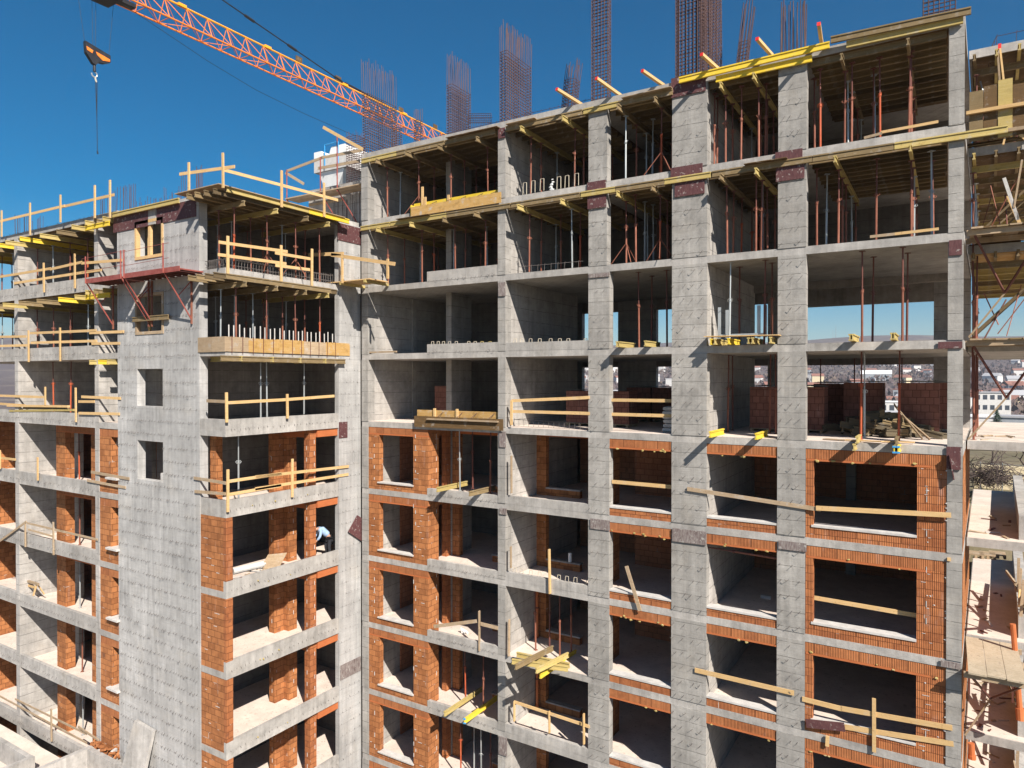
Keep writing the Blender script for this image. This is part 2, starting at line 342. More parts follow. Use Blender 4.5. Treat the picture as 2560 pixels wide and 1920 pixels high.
# white mortar strips left on the vertical brick joints
ms = MB(); mt = MB(); rs = random.Random(5)
for k in LOW:
    for q in range(9):
        z = k*H+.62+.245*q
        if q % 2 == k % 2:
            for x in ((.55+p1)/2+.03, p2+.13): 
                if rs.random() < .62: ms.box(x-.012, x+.014, -.004, .009, z+.03, z+.03+rs.uniform(.08, .19))
            if rs.random() < .6: ms.box(p3-.004, p3+.006, .58, .605, z+.02, z+.2)
        else:
            if rs.random() < .35: ms.box(p2+.005, p2+.03, -.003, .009, z+.02, z+.19)
        if rs.random() < .25: x = rs.uniform(.6, p1-.2); ms.box(x, x+rs.uniform(.06, .2), -.003, .009, z-.012, z+.006)
        if rs.random() < .4: x = rs.uniform(p2, p3-.25); ms.box(x, x+rs.uniform(.06, .22), -.003, .009, z-.012, z+.006)
        if rs.random() < .5: x = rs.uniform(r4+.02, 22.2); ms.box(x, x+rs.uniform(.06, .22), .003, .012, z-.008, z+.004)
        if rs.random() < .22: x = r4+.24; ms.box(x-.009, x+.009, .002, .012, z+.03, z+.2)
ms_ = ob('mortar_strips', ms, 'sill', main); ms_['kind'] = 'stuff'
# drain pipe remains on the first cross wall
for k in (-1, 0): ob('pipe_shaft', MB().box(.548, .60, 3.0, 3.35, k*H+.26, k*H+2.99), 'conc_slab', main)

# ================================================================ WING WITH STAIR TOWER (facade in the plane y = -6.88)
YT = -6.88
wing = thing('stair_tower_block', (-5, -3, -24), 'projecting pale concrete stair tower and wing with corner loggias left of the long block', 'building')
tx = lambda px: aY(px, 1200, YT).x
WX0, WX1 = tx(345), tx(409)
wins = []
for (xl, yt, yb) in ((377, 554, 640), (377, 738, 830), (377, 922, 1016), (377, 1103, 1202)):
    wins.append((aY(xl, yb, YT).z, aY(xl, yt, YT).z))
wins.sort()
tw0, tw1 = YT-.02, YT+.33
ob('stair_wall', MB().box(-7.2, WX0, tw0, tw1, -24, 6.0), 'conc_tower', wing)
ob('stair_wall', MB().box(WX1, -1.56, tw0, tw1, -24, 6.0), 'conc_tower', wing)
zz = -24
for a, b in wins:
    ob('stair_wall', MB().box(WX0, WX1, tw0, tw1, zz, a), 'conc_tower', wing); zz = b
ob('stair_wall', MB().box(WX0, WX1, tw0, tw1, zz, 6.0), 'conc_tower', wing)
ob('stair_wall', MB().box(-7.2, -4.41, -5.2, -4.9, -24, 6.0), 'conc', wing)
ob('end_pier', MB().box(-.26, -.02, -1.24, .1, -24, 6.0), 'conc_tower', wing)
PL = [(-24, YT), (-7.2, YT), (-7.2, YT+.3), (-1.56, YT+.3), (-1.56, YT), (-.04, YT), (-.04, -1.24), (-.27, -1.24), (-.27, 3), (-24, 3)]
for k in range(-7, 3):
    ob('floor_slab', MB().prism(PL, k*H, k*H+.25), 'conc_slab', wing)
    if k < 2: ob('floor_screed', MB().prism([(-23.9, YT+.16), (-7.3, YT+.16), (-7.3, YT+.34), (-1.5, YT+.34), (-1.5, YT+.16), (-.2, YT+.16), (-.2, -1.3), (-.3, -1.2), (-.3, 2.9), (-23.9, 2.9)], k*H+.248, k*H+.262), 'floor' if k < 0 else 'floor_dark', wing)
for k in range(-7, 2):
    f, c = k*H+.25, (k+1)*H
    B = lambda x0, x1, y0, y1, z0, z1, m='brick', n='brick_wall': ob(n, MB().box(x0, x1, y0, y1, z0, z1), m, wing)
    B(-24, -9.045, YT+.005, YT+.16, f, k*H+.61, 'conc_slab', 'upstand')
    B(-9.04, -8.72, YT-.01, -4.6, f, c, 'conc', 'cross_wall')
    if k <= -2:
        B(-16.42, -16.07, YT-.008, -5.15, f, c, 'conc', 'cross_wall')
        yb = -6.2; X = lambda px: aY(px, 1200, yb).x
        B(X(141), X(163), yb, yb+.42, f, c-.4); B(X(228), -9.045, yb, yb+.3, f, c-.4)
        B(X(141), -9.045, yb-.002, yb+.28, c-.34, c-.003, 'brick_lintel', 'lintel_course'); B(X(141), -9.05, yb-.006, yb+.3, c-.4, c-.345, 'lintel_red', 'lintel')
        B(-16.06, X(141), -5.2, -4.95, f, c, 'conc', 'cross_wall')
        B(-16.07, -9.05, -3.2, -3.0, f, c, 'brick_in'); B(-16.4, -16.1, -5.14, 2.7, f, c, 'brick_in', 'cross_wall'); B(-13.5, -10.5, -4.3, -4.1, f, f+.35, 'brick_in')
        s = B(-8.715, tx(276), YT+.02, YT+.34, f, c-.34); B(tx(276), -7.205, YT+.02, YT+.32, f, k*H+.86)
        ob('window_sill', MB().box(tx(272), -7.1, YT-.16, YT+.36, k*H+.865, k*H+.95), 'sill', s)
        B(-8.715, -7.205, YT+.024, YT+.33, c-.335, c-.004, 'brick_lintel', 'lintel_course')
        B(-8.7, -7.25, -5.4, -5.2, f, c, 'conc')
        B(-21.4, -20.85, -6.3, -4.6, f, c); B(-24, -21.4, -4.9, -4.7, f, c)
    else:
        B(-16.42, -16.07, YT-.008, -2.8, f, c, 'conc', 'cross_wall'); B(-16.06, -9.05, -2.8, -2.6, f, c, 'conc_dark', 'cross_wall')
        B(-24, -16.43, -3.4, -3.2, f, c, 'conc', 'cross_wall'); B(-8.7, -7.25, -4.9, -4.6, f, c, 'conc', 'cross_wall')
    # corner loggia
    if k <= -1: B(-.19, -.04, YT, -1.245, f, k*H+.64, 'conc_slab', 'upstand')
    if k in (-1, -2): B(-1.555, -.195, YT, YT+.15, f, k*H+.64, 'conc_slab', 'upstand')
    if k <= -3:
        s = B(-1.555, -.2, YT+.006, YT+.30, f, c-.003); ob('brick_return', MB().box(-.198, -.045, YT+.006, YT+.30, k*H+.643, c-.003), 'brick_rib', s)
    if k == -2: B(-1.54, -1.2, YT+.4, YT+.7, f, c-.003)
    if k <= -2:
        B(-2.15, -1.8, -3.25, -2.75, f, c-.003); B(-1.797, -1.5, -2.75, -2.3, f, c-.003)
        yb0, yb1 = aX(773, 1300, -.2).y, aX(790, 1300, -.2).y
        s = B(-.5, -.2, yb0, yb1, f, c-.003, 'brick_rib')
        B(-.45, -.1, yb1, -1.245, c-.33, c-.003, 'lintel_red', 'lintel'); B(-1.8, -.5, yb0-.02, yb0+.2, c-.33, c-.003, 'lintel_red', 'lintel')
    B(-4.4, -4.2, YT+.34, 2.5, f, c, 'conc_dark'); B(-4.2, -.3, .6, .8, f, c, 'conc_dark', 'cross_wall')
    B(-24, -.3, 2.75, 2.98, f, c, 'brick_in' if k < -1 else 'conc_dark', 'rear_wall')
# rooftop wall piece behind the tower
ob('roof_wall', MB().box(-4.6, -.1, 1.2, 1.5, 6.25, 8.55), 'conc', wing)
yb1_ = aX(790, 1300, -.2).y; yb0_ = aX(773, 1300, -.2).y
mt = MB()
for k in range(-7, -1):
    for q in range(9):
        z = k*H+.66+.245*q
        if q % 2 and rs.random() < .75: mt.box(-.202, -.194, yb1_-.10, yb1_-.075, z+.02, z+.19)
        if q % 2 == 0 and rs.random() < .7: mt.box(-.36, -.335, yb0_-.008, yb0_+.004, z+.02, z+.19)
        if q % 2 and rs.random() < .5: mt.box(-1.502, -1.494, -2.5, -2.475, z+.02, z+.19)
        if q % 2 == 0 and rs.random() < .6: mt.box(-1.98, -1.955, -3.258, -3.246, z+.02, z+.19)
        if k < -2 and rs.random() < .5: x = rs.uniform(-1.45, -.5); mt.box(x, x+rs.uniform(.1, .3), YT-.002, YT+.008, z-.012, z+.007)
mt_ = ob('mortar_strips', mt, 'sill', wing); mt_['kind'] = 'stuff'
# low annexe roof at the foot of the tower
ann = thing('annexe', (-8, -9, -24), 'low concrete annexe with rough parapets at the foot of the stair tower', 'building')
ob('roof_slab', MB().box(-24, -.5, -16, -7.25, -18.3, -18.0), 'floor_pale', ann)
ob('parapet', MB().box(-8.9, -8.68, -13, -7.25, -18.0, -16.72), 'conc_slab', ann)
ob('parapet', MB().box(-8.68, -1.5, -7.47, -7.25, -18.0, -16.74), 'conc_slab', ann)
q = on(87, 1891, 1, -8.6)
ob('parapet', MB().box(q.x-.2, q.x+.02, -14, -8.6, -18.0, q.z), 'conc_slab', ann)
ob('parapet', MB().box(-24, q.x-.2, -8.8, -8.6, -18.0, q.z-.02), 'conc_slab', ann)
ob('wall', MB().box(-24, -.5, -15.8, -7.3, -26, -18.3), 'conc', ann)

# ================================================================ TERRACES AT THE END WALL
terr = thing('terrace_block', (24, 8, -21), 'stacked open concrete terraces beyond the end wall of the long block', 'building')
tl = lambda y: 22.97 + .042*y; tr = lambda y: 24.42 + .052*y
for k in range(-6, 4):
    y0, y1 = 2.6, 14.0
    rx = 25.5 if k >= -1 else 24.75
    ob('terrace_slab', MB().prism([(tl(y0), y0), (rx, y0), (rx+.05*11, y1), (tl(y1), y1)], k*H-.02, k*H+.24), 'conc_slab', terr)
    if k < 3: ob('floor_screed', MB().prism([(tl(y0)+.02, y0+.05), (rx-.05, y0+.05), (rx+.5, y1-.05), (tl(y1)+.02, y1-.05)], k*H+.236, k*H+.25), 'floor_pale', terr)
    if k <= -2:
        a0, a1 = 3.0, 13.9
        ob('parapet', MB().quad8([(tr(a0)-.16, a0, k*H+.24), (tr(a0)+.16, a0, k*H+.24), (tr(a1)+.16, a1, k*H+.24), (tr(a1)-.16, a1, k*H+.24),
                                  (tr(a0)-.16, a0, k*H+.98), (tr(a0)+.16, a0, k*H+.98), (tr(a1)+.16, a1, k*H+.98), (tr(a1)-.16, a1, k*H+.98)]), 'conc_slab', terr)
# ================================================================ PROPS AND FORMWORK
ORD = ['first', 'second', 'third', 'fourth', 'fifth', 'sixth', 'seventh', 'eighth', 'ninth', 'tenth', 'eleventh', 'twelfth']
BAYS = [(.56, 7.47), (7.84, 11.41), (12.16, 14.55), (15.77, 17.99), (18.84, 22.54)]
BN = ['leftmost bay', 'second bay', 'middle bay', 'fourth bay', 'rightmost bay']
SN = {2: 'top storey', 1: 'second storey down', 0: 'third storey down', -1: 'fourth storey down', -2: 'fifth storey down', -3: 'sixth storey down', -4: 'seventh storey down', -5: 'eighth storey down', -6: 'ninth storey down', -7: 'tenth storey down'}
CN = {'prop_red': 'rust red', 'prop_bright': 'bright orange red', 'prop_grey': 'grey galvanised', 'prop_dark': 'dark rusty'}
_proto = {}
def prop_proto(h, c):
    key = (round(h, 2), c)
    if key in _proto: return _proto[key], False
    t = thing('shoring_prop', (0, 0, 0), 'x', 'prop')
    lo = h*(.52 + .12*R.random()); inner = 'prop_dark' if c in ('prop_red', 'prop_bright', 'prop_dark') else 'prop_grey'
    ob('outer_tube', MB().tube((0, 0, .01), (0, 0, lo), .034, 8), c, t)
    ob('inner_tube', MB().tube((0, 0, lo), (0, 0, h-.008), .024, 8), inner, t)
    ob('base_plate', MB().box(-.07, .07, -.07, .07, 0, .01), c, t)
    ob('head_plate', MB().box(-.08, .08, -.08, .08, h-.012, h), inner, t)
    hn = MB().tube((0, 0, lo-.05), (0, 0, lo+.03), .046, 8)
    a = [(.10*math.cos(x), .02+.05*math.sin(x)-.02, lo-.01+.06*math.sin(x*1.0)) for x in [i*math.pi/4 for i in range(9)]]
    hn.path(a, .008, 4)
    ob('collar', hn, c if inner != 'prop_grey' else 'prop_grey', t)
    _proto[key] = t; return t, True
def prop(x, y, z, h, c, label, group, tripod=False):
    p, first = prop_proto(h, c)
    o = p if first else copy_tree(p)
    o.location = (x, y, z); o.rotation_euler = (R.uniform(-.012, .012), R.uniform(-.012, .012), R.uniform(0, 6.28))
    o['label'] = label; o['group'] = group
    if tripod:
        a0 = R.uniform(0, 2)
        for i in range(3):
            a = a0 + i*2.094
            ob('tripod_leg', MB().tube((.03*math.cos(a), .03*math.sin(a), .78), (.62*math.cos(a), .62*math.sin(a), .02), .016, 6), 'prop_red', o, base=(0, 0, 0))
    return o
def pick(*ws):
    r = R.random()*sum(w for _, w in ws)
    for n, w_ in ws:
        r -= w_
        if r <= 0: return n
    return ws[-1][0]
def hbeam(p, q, m, label, group='timber formwork beams', name='formwork_beam', up=(0, 0, 1)):
    return ob(name, MB().h20(p, q, up), m, base=p, label=label, cat='timber beam', group=group)
def board(p, q, w, h, m, label, cat='plank', group=None, name='timber_plank', up=(0, 0, 1)):
    return ob(name, MB().beam(p, q, w, h, up), m, base=p, label=label, cat=cat, group=group)
def slab_formwork(k, bays=range(5), depth=6.2):
    z = k*H; s = SN[k-1]
    for i in bays:
        x0, x1 = BAYS[i]; n = max(2, round((x1-x0)/1.75)); dep = depth if i != 1 else 5.6
        nb = BN[i]
        nx = max(1, round((x1-x0)/2.5))
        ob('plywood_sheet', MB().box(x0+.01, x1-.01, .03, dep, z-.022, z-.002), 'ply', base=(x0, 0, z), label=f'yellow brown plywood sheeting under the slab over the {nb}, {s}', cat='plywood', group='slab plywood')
        rows = [.14+.52*j for j in range(int(dep/.52))]
        for j, y in enumerate(rows):
            a = x0+.02+R.uniform(0, .05); b = x1-.02-R.uniform(0, .05)
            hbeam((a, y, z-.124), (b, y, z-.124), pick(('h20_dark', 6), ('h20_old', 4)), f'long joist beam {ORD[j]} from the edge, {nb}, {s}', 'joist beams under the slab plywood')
        for j in range(n):
            x = x0+(j+.5)*(x1-x0)/n + R.uniform(-.12, .12); yo = -.30-R.uniform(0, .22)
            hbeam((x, yo, z-.326), (x+R.uniform(-.03, .03), dep-.4, z-.326), pick(('h20', 4), ('h20_old', 6)), f'{ORD[j]} cross beam from the left with its end showing, {nb}, {s}', 'cross beams on the props')
            for r, y in enumerate((.42+R.uniform(-.1, .15), 1.35+R.uniform(-.2, .2), 2.5+R.uniform(-.2, .2), 3.9+R.uniform(-.2, .2), 5.2)):
                if r > 3 and (i == 1 or i == 0): continue
                c = pick(('prop_red', 6), ('prop_grey', 3 if r else .8), ('prop_bright', 1))
                prop(x, y, z-3+.252, 3-.252-.43, c, f'{CN[c]} prop, {ORD[r]} row, {ORD[j]} cross beam, {nb}, {s}', 'props under the formwork', tripod=(r == 0 and R.random() < (.5 if i in (2, 4) else .12)))
            if R.random() < .6:   # a loose prop between the cross beams
                c = pick(('prop_grey', 5), ('prop_red', 3))
                prop(x+R.uniform(.5, .8), R.uniform(1.2, 3), z-3+.252, 3-.252-.24, c, f'{CN[c]} spare prop right of {ORD[j]} cross beam, {nb}, {s}', 'props under the formwork')
slab_formwork(3); slab_formwork(2)
# edge beams running along the facade just below the slab edge
def edge(k, spec, y=-.09):
    for j, (xa, xb, m) in enumerate(spec):
        hbeam((xa, y - .003*(j % 2), k*H-.118), (xb, y - .003*(j % 2), k*H-.118), m, f'{ORD[j]} edge beam from the left along the facade under the {"roof slab" if k == 3 else "slab below the top storey"}', 'edge beams along the facade')
edge(3, [(.25, 2.3, 'h20'), (2.32, 4.9, 'h20_old'), (4.95, 7.4, 'h20_old'), (7.9, 11.2, 'h20_old'), (11.25, 12.6, 'h20'), (12.62, 14.6, 'h20_old')])
edge(2, [(.2, 1.9, 'h20'), (1.95, 5.0, 'h20'), (5.02, 8.1, 'h20_old'), (8.15, 11.1, 'h20_old'), (11.15, 12.5, 'h20'), (12.52, 14.3, 'h20_old'), (14.32, 15.9, 'h20'), (15.95, 19.0, 'h20_old'), (19.02, 21.2, 'h20_old'), (21.22, 23.9, 'h20')])
# loose plywood strips lying on the edge beams
for j, (xa, xb, k, m) in enumerate(((2.4, 4.2, 2, 'ply'), (8.0, 9.3, 3, 'pine_old'), (12.8, 14.6, 3, 'pine_old'), (5.1, 7.6, 3, 'ply'), (17.0, 18.3, 2, 'ply'))):
    board((xa, -.12, k*H+.004), (xb, -.13, k*H-.002), .34, .02, m, f'{ORD[j]} thin plywood strip, counted down then right, sticking out under a slab edge', 'plywood strip', 'plywood strips at the slab edge')
# bright yellow and weathered edge beams on the right half of the roof edge
y_ = -.20
def rb(p, q, m, label, y=y_): return hbeam(aY(*p, y), aY(*q, y), m, label, 'roof edge beams')
rb((1698, 201), (2074, 112), 'h20_new', 'bright yellow upper beam along the roof edge above the fourth bay')
rb((1790, 199), (2030, 146), 'h20_new', 'short bright yellow lower beam under the long yellow roof edge beam', -.12)
rb((2077, 100), (2428, 26), 'h20_old', 'weathered upper beam along the roof edge above the rightmost bay')
rb((2116, 112), (2408, 49), 'h20', 'lower weathered beam tucked under the roof edge above the rightmost bay', -.12)
# timber stubs with red ends that stick up over the roof edge, lying on the slab
for j, (a, b) in enumerate((((1392, 223), (1440, 253)), ((1491, 196), (1540, 231)), ((1606, 177), (1648, 206)), ((1754, 136), (1790, 168)), ((1893, 97), (1925, 133)), ((2047, 60), (2053, 102)))):
    q = aY(*b, .05); p = aY(*a, -.95)
    o = board(p, q + (q-p)*.6, .10, .10, 'pine', f'square pine bar with a red end poking over the roof edge, {ORD[j]} from the left', 'timber bar', 'red ended bars on the roof edge', 'timber_bar')
    d = (q-p).normalized(); ob('painted_end', MB().beam(p-d*.012, p+d*.006, .103, .103), 'red_tip', o)
# props standing in the bare storeys; each is measured from where its head meets the ceiling
def bare(k, lst, zc):
    for j, (px, py, c) in enumerate(lst):
        p = aZ(px, py, (k+1)*H)
        prop(p.x, max(.25, min(p.y, 9)), k*H+.252, 3-.255, c, f'{CN[c]} prop, {ORD[j]} from the left in the {zc}, {SN[k]}', 'props in the bare storeys')
bare(0, [(1598, 680, 'prop_red'), (1629, 690, 'prop_dark'), (1668, 675, 'prop_dark')], 'middle bay')
bare(0, [(1824, 656, 'prop_grey'), (1849, 667, 'prop_dark'), (1911, 650, 'prop_dark'), (1930, 657, 'prop_red')], 'fourth bay')
bare(0, [(2156, 628, 'prop_red'), (2182, 642, 'prop_dark'), (2257, 618, 'prop_red'), (2268, 632, 'prop_dark')], 'rightmost bay')
bare(-1, [(1820, 887, 'prop_red'), (1832, 889, 'prop_dark'), (1925, 886, 'prop_red'), (1940, 885, 'prop_red')], 'fourth bay')
bare(-1, [(2153, 879, 'prop_bright'), (2162, 881, 'prop_grey'), (2248, 877, 'prop_bright')], 'rightmost bay')
for j, x in enumerate((18.0, 19.3, 21.0)):
    prop(x, 8.9, -3+.252, 2.74, 'prop_dark', f'dark rusty prop at the rear opening, {ORD[j]} from the left, fourth storey down', 'props in the bare storeys')
for j, (px, y, c) in enumerate(((1785, .5, 'prop_red'), (1792, .9, 'prop_red'), (1852, .4, 'prop_red'), (1913, .6, 'prop_red'), (2036, 1.0, 'prop_red'), (2050, .4, 'prop_bright'), (2128, .4, 'prop_red'), (2183, 1.2, 'prop_red'), (2199, .45, 'prop_bright'), (2276, .5, 'prop_red'))):
    p = aY(px, 600, y); prop(p.x, y, 6.252, 2.5, c, f'{CN[c]} front prop, {ORD[j]} from the wide column, right half of the top storey', 'props under the formwork')
for j, (px, y, c) in enumerate(((1590, .5, 'prop_red'), (1612, 1.6, 'prop_grey'), (1634, 2.2, 'prop_grey'), (1890, .4, 'prop_red'), (1905, 1.0, 'prop_grey'), (2042, .6, 'prop_red'), (2065, 1.4, 'prop_grey'), (2190, .5, 'prop_red'), (2330, .5, 'prop_grey'))):
    p = aY(px, 600, y); prop(p.x, y, 3.252, 2.5, c, f'{CN[c]} extra prop, {ORD[j]} from the third column, second storey down', 'props under the formwork')
def stand(px, k, y, c, where, h=2.74, zb=.252, j=0):
    p = aY(px, 1200, y); prop(p.x, y, k*H+zb, h, c, f'{CN[c]} prop, {ORD[j]} from the left, {where}', 'props in the loggias')
for j, (px, y, c) in enumerate(((1150, .55, 'prop_grey'), (1182, 1.3, 'prop_dark'), (1226, .5, 'prop_red'))): stand(px, -2, y, c, 'leftmost loggia, fifth storey down', 2.53, .455, j)
for j, (px, y, c) in enumerate(((1163.6, .9, 'prop_bright'), (1208, .6, 'prop_red'))): stand(px, -5, y, c, 'leftmost loggia, eighth storey down', 2.53, .455, j)
for j, (px, y, c) in enumerate(((1152, .5, 'prop_bright'), (1185, 1.2, 'prop_grey'), (1203, .5, 'prop_grey'), (1227, .6, 'prop_red'))): stand(px, -6, y, c, 'leftmost loggia, ninth storey down', 2.74, .252, j)
for j, (px, y, c) in enumerate(((1339.5, 1.1, 'prop_red'), (1374, 1.5, 'prop_dark'), (1399.6, .8, 'prop_red'), (1428.7, 1.6, 'prop_red'))): stand(px, -4, y, c, 'second bay, seventh storey down', 2.74, .252, j)
# pairs of beams lying on the slab edge and sticking out past it
def ledge(px, k, m, label, y0=-.75, y1=.8, zb=.255, cap=None, dx=0.):
    x = aY(px, 1000, y0).x
    hbeam((x, y0, k*H+zb+.1), (x+dx, y1, k*H+zb+.1), m, label, 'beams lying across slab edges')
    if cap:
        o = col.objects[-1]
        for zc in (.02, .18): ob('end_cap', MB().box(x-.045, x+.045, y0-.012, y0+.05, k*H+zb+zc-.024, k*H+zb+zc+.024), cap, o)
ledge(1092, -2, 'h20', 'yellow beam lying left across the loggia upstand, fifth storey down', -.7, 1.4, .54)
ledge(1173, -2, 'h20_old', 'pale beam lying right across the loggia upstand, fifth storey down', -.85, 1.0, .54)
ledge(1110, -5, 'h20', 'pale yellow beam on the loggia upstand, eighth storey down', -.8, 1.9, .54)
ledge(1160, -5, 'h20_new', 'bright yellow beam with blue end caps on a loggia upstand', -.85, 2.2, .54, 'blue_tip')
ledge(1541, 0, 'h20', 'left yellow beam on the slab edge, middle bay, third storey down', -.55, .9)
ledge(1547, 0, 'h20', 'beam beside the left yellow beam, middle bay, third storey down', -.5, .9, .255, None, 0)
ledge(1612, 0, 'h20', 'right yellow beam on the slab edge, middle bay, third storey down', -.55, .9)
for j, px in enumerate((1776, 1786, 1820, 1870, 1880, 1925)): ledge(px, 0, pick(('h20', 3), ('h20_new', 1)), f'{ORD[j]} yellow beam under the plank table, fourth bay, third storey down', -.5, 1.0)
ledge(2124, 0, 'h20', 'left of two box pairs of beams on the slab edge, rightmost bay'); ledge(2131, 0, 'h20', 'partner of the left beam pair on the slab edge, rightmost bay')
ledge(2228, 0, 'h20', 'left beam of the right pair on the slab edge, rightmost bay'); ledge(2235, 0, 'h20', 'right beam of the right pair on the slab edge, rightmost bay')
ledge(1775, -1, 'h20_new', 'left bright yellow beam on the slab edge, fourth bay, fourth storey down', -.7, .9)
ledge(1890, -1, 'h20_new', 'right bright yellow beam on the slab edge, fourth bay, fourth storey down', -.7, .9)
ledge(2135, -1, 'h20', 'left pale beam on the slab edge, rightmost bay, fourth storey down', -.6, .7, .05)
ledge(2142, -1, 'h20', 'upper pale beam stacked on the left beam, rightmost bay, fourth storey', -.5, .5, .26)
ledge(2236, -1, 'h20_new', 'left blue capped beam on the slab edge, rightmost bay, fourth storey', -.7, .6, .05, 'blue_tip')
ledge(2246, -1, 'h20_new', 'right blue capped beam on the slab edge, rightmost bay, fourth storey', -.7, .6, .05, 'blue_tip')
ledge(2240, -1, 'h20_old', 'worn beam on top of the blue capped beams, rightmost bay, fourth storey', -.55, .5, .255)
for (a, b, k, lb) in (((1765, 842), (1950, 838), 0, 'thin plank on yellow beams, fourth bay, third storey down'),):
    board(aY(*a, -.2), aY(*b, -.2), .5, .025, 'pine', lb)
board((19.9, .3, -2.71), (20.95, -.05, -2.69), .2, .03, 'pine', 'short pale plank on the slab edge, left, rightmost bay, fourth storey')
board((20.95, .25, -2.71), (21.75, .2, -2.69), .2, .03, 'pine', 'short pale plank on the slab edge beside the blue capped beams')
board((19.3, .45, -2.72), (19.95, .25, -2.71), .22, .03, 'pine_old', 'weathered plank end on the slab edge, rightmost bay, fourth storey')
# posts of a steel trestle standing on the plank table, fourth bay
tr_ = thing('steel_trestle', aY(1860, 838, .4), 'grey steel trestle with four uprights on the plank table', 'trestle')
for px in (1799, 1818, 1897, 1913):
    for y in (.5,):
        p = aY(px, 836, y); ob('upright', MB().box(p.x-.05, p.x+.05, y-.03, y+.03, .50, .50+(1.05 if px != 1818 else .95)), 'prop_grey', tr_)
p = aY(1799, 836, .5); q = aY(1913, 836, .5); ob('cross_bar', MB().box(p.x, q.x, .44, .47, .58, .64), 'prop_grey', tr_)
# ---- B1 loggia platform, seventh storey from the top
for j, (a, b, m) in enumerate((((1280, 1653), (1420, 1672), 'h20'), ((1292, 1636), (1424, 1664), 'h20'), ((1288, 1668), (1382, 1620), 'h20_old'), ((1340, 1677), (1420, 1637), 'h20'), ((1350, 1690), (1440, 1630), 'h20_new'))):
    z = -12+.30+(.0 if j in (4,) else .21 if j < 2 else .42)
    hbeam(aZ(*a, z), aZ(*b, z), m, ['front worn beam of a beam platform, second bay', 'rear worn beam of a beam platform, second bay', 'left upper beam across a beam platform, second bay', 'right upper beam across a beam platform, second bay', 'bright yellow lowest beam of a beam platform, second bay'][j], 'beam platform over the edge')

# ---- tower and wing formwork
def wing_formwork(k, full):
    z = k*H; s = 'wing roof' if k == 2 else 'upper slab'
    # corner loggia: cross beams run along x and poke out to the right, joists along y
    y0, y1 = YT-.35, -1.5
    ob('plywood_sheet', MB().box(-4.0, -.0, YT+.02, y1, z-.022, z-.002), 'ply', base=(-4, YT, z), label=f'plywood sheeting over the corner loggia below the {s}', cat='plywood', group='slab plywood')
    for j in range(8):
        x = .22-.5*j
        if x < -1.4 and j > 3: ya = YT+.45
        else: ya = YT-.55-R.uniform(0, .2)
        hbeam((x, ya, z-.124), (x, y1-.1, z-.124), pick(('h20_dark', 3), ('h20_old', 6)), f'joist beam {ORD[j]} from the right over the corner loggia below the {s}', 'joist beams over the corner loggia')
    for j, y in enumerate((YT+.55, YT+2.0, YT+3.5, YT+4.7)):
        hbeam((-3.9, y, z-.326), (.35+R.uniform(.0, .15), y, z-.326), pick(('h20', 3), ('h20_old', 3)), f'{ORD[j]} cross beam from the corner poking out below the {s}', 'cross beams over the corner loggia')
        for r, x in enumerate((-.22, -1.1, -2.3, -3.4)):
            c = pick(('prop_bright', 3), ('prop_red', 3), ('prop_grey', 1)) if r == 0 else pick(('prop_grey', 4), ('prop_red', 3))
            if k == 1 and r == 0: c = pick(('prop_red', 3), ('prop_bright', 2))
            prop(x, y+R.uniform(-.06, .06), z-3+.262, 3-.262-.43, c, f'{CN[c]} prop {ORD[r]} from right, {ORD[j]} cross beam, loggia below {s}', 'props in the corner loggia', tripod=(r == 0 and j in (1, 2) and k == 2))
    # wing part: joists along x, cross beams along y poking out at the front
    for i, (x0, x1) in enumerate(((-16.0, -9.1), (-22.5, -16.5))):
        nb = 'inner wing bay' if i == 0 else 'outer wing bay'
        ob('plywood_sheet', MB().box(x0, x1, YT+.02, YT+3.8, z-.022, z-.002), 'ply', base=(x0, YT, z), label=f'plywood sheeting in the {nb} below the {s}', cat='plywood', group='slab plywood')
        for j in range(6):
            y = YT+.2+.6*j
            hbeam((x0, y, z-.124), (x1, y, z-.124), pick(('h20_dark', 4), ('h20_old', 5)), f'joist beam {ORD[j]} from the edge, {nb}, below the {s}', 'joist beams of the wing')
        n = 5
        for j in range(n):
            x = x0+.3+j*(x1-x0-.6)/(n-1)
            hbeam((x, YT-.55-R.uniform(0, .25), z-.326), (x+R.uniform(-.04, .04), YT+3.6, z-.326), pick(('h20', 6), ('h20_new', 1), ('h20_old', 3)), f'{ORD[j]} cross beam from the left, {nb}, below the {s}', 'cross beams of the wing')
            for r, y in enumerate((YT+.7, YT+2.3)):
                c = pick(('prop_red', 5), ('prop_grey', 2), ('prop_bright', 1))
                prop(x, y, z-3+.262, 3-.262-.43, c, f'{CN[c]} prop, {ORD[r]} row, {ORD[j]} cross beam, {nb}, below {s}', 'props in the wing')
    # stub formwork beside the tower
    for j, (x, m) in enumerate(((-9.0, 'h20'), (-8.3, 'h20_old'), (-7.6, 'h20'))):
        hbeam((x, YT-.4, z-.124), (x, YT+1.6, z-.124), m, f'{ORD[j]} short beam from the left beside the tower below the {s}', 'short beams beside the tower')
    hbeam((-9.2, YT-.28, z-.33), (-7.3, YT-.28, z-.33), 'h20_new', f'yellow ledger beam beside the tower below the {s}', 'short beams beside the tower')
wing_formwork(2, True); wing_formwork(1, True)
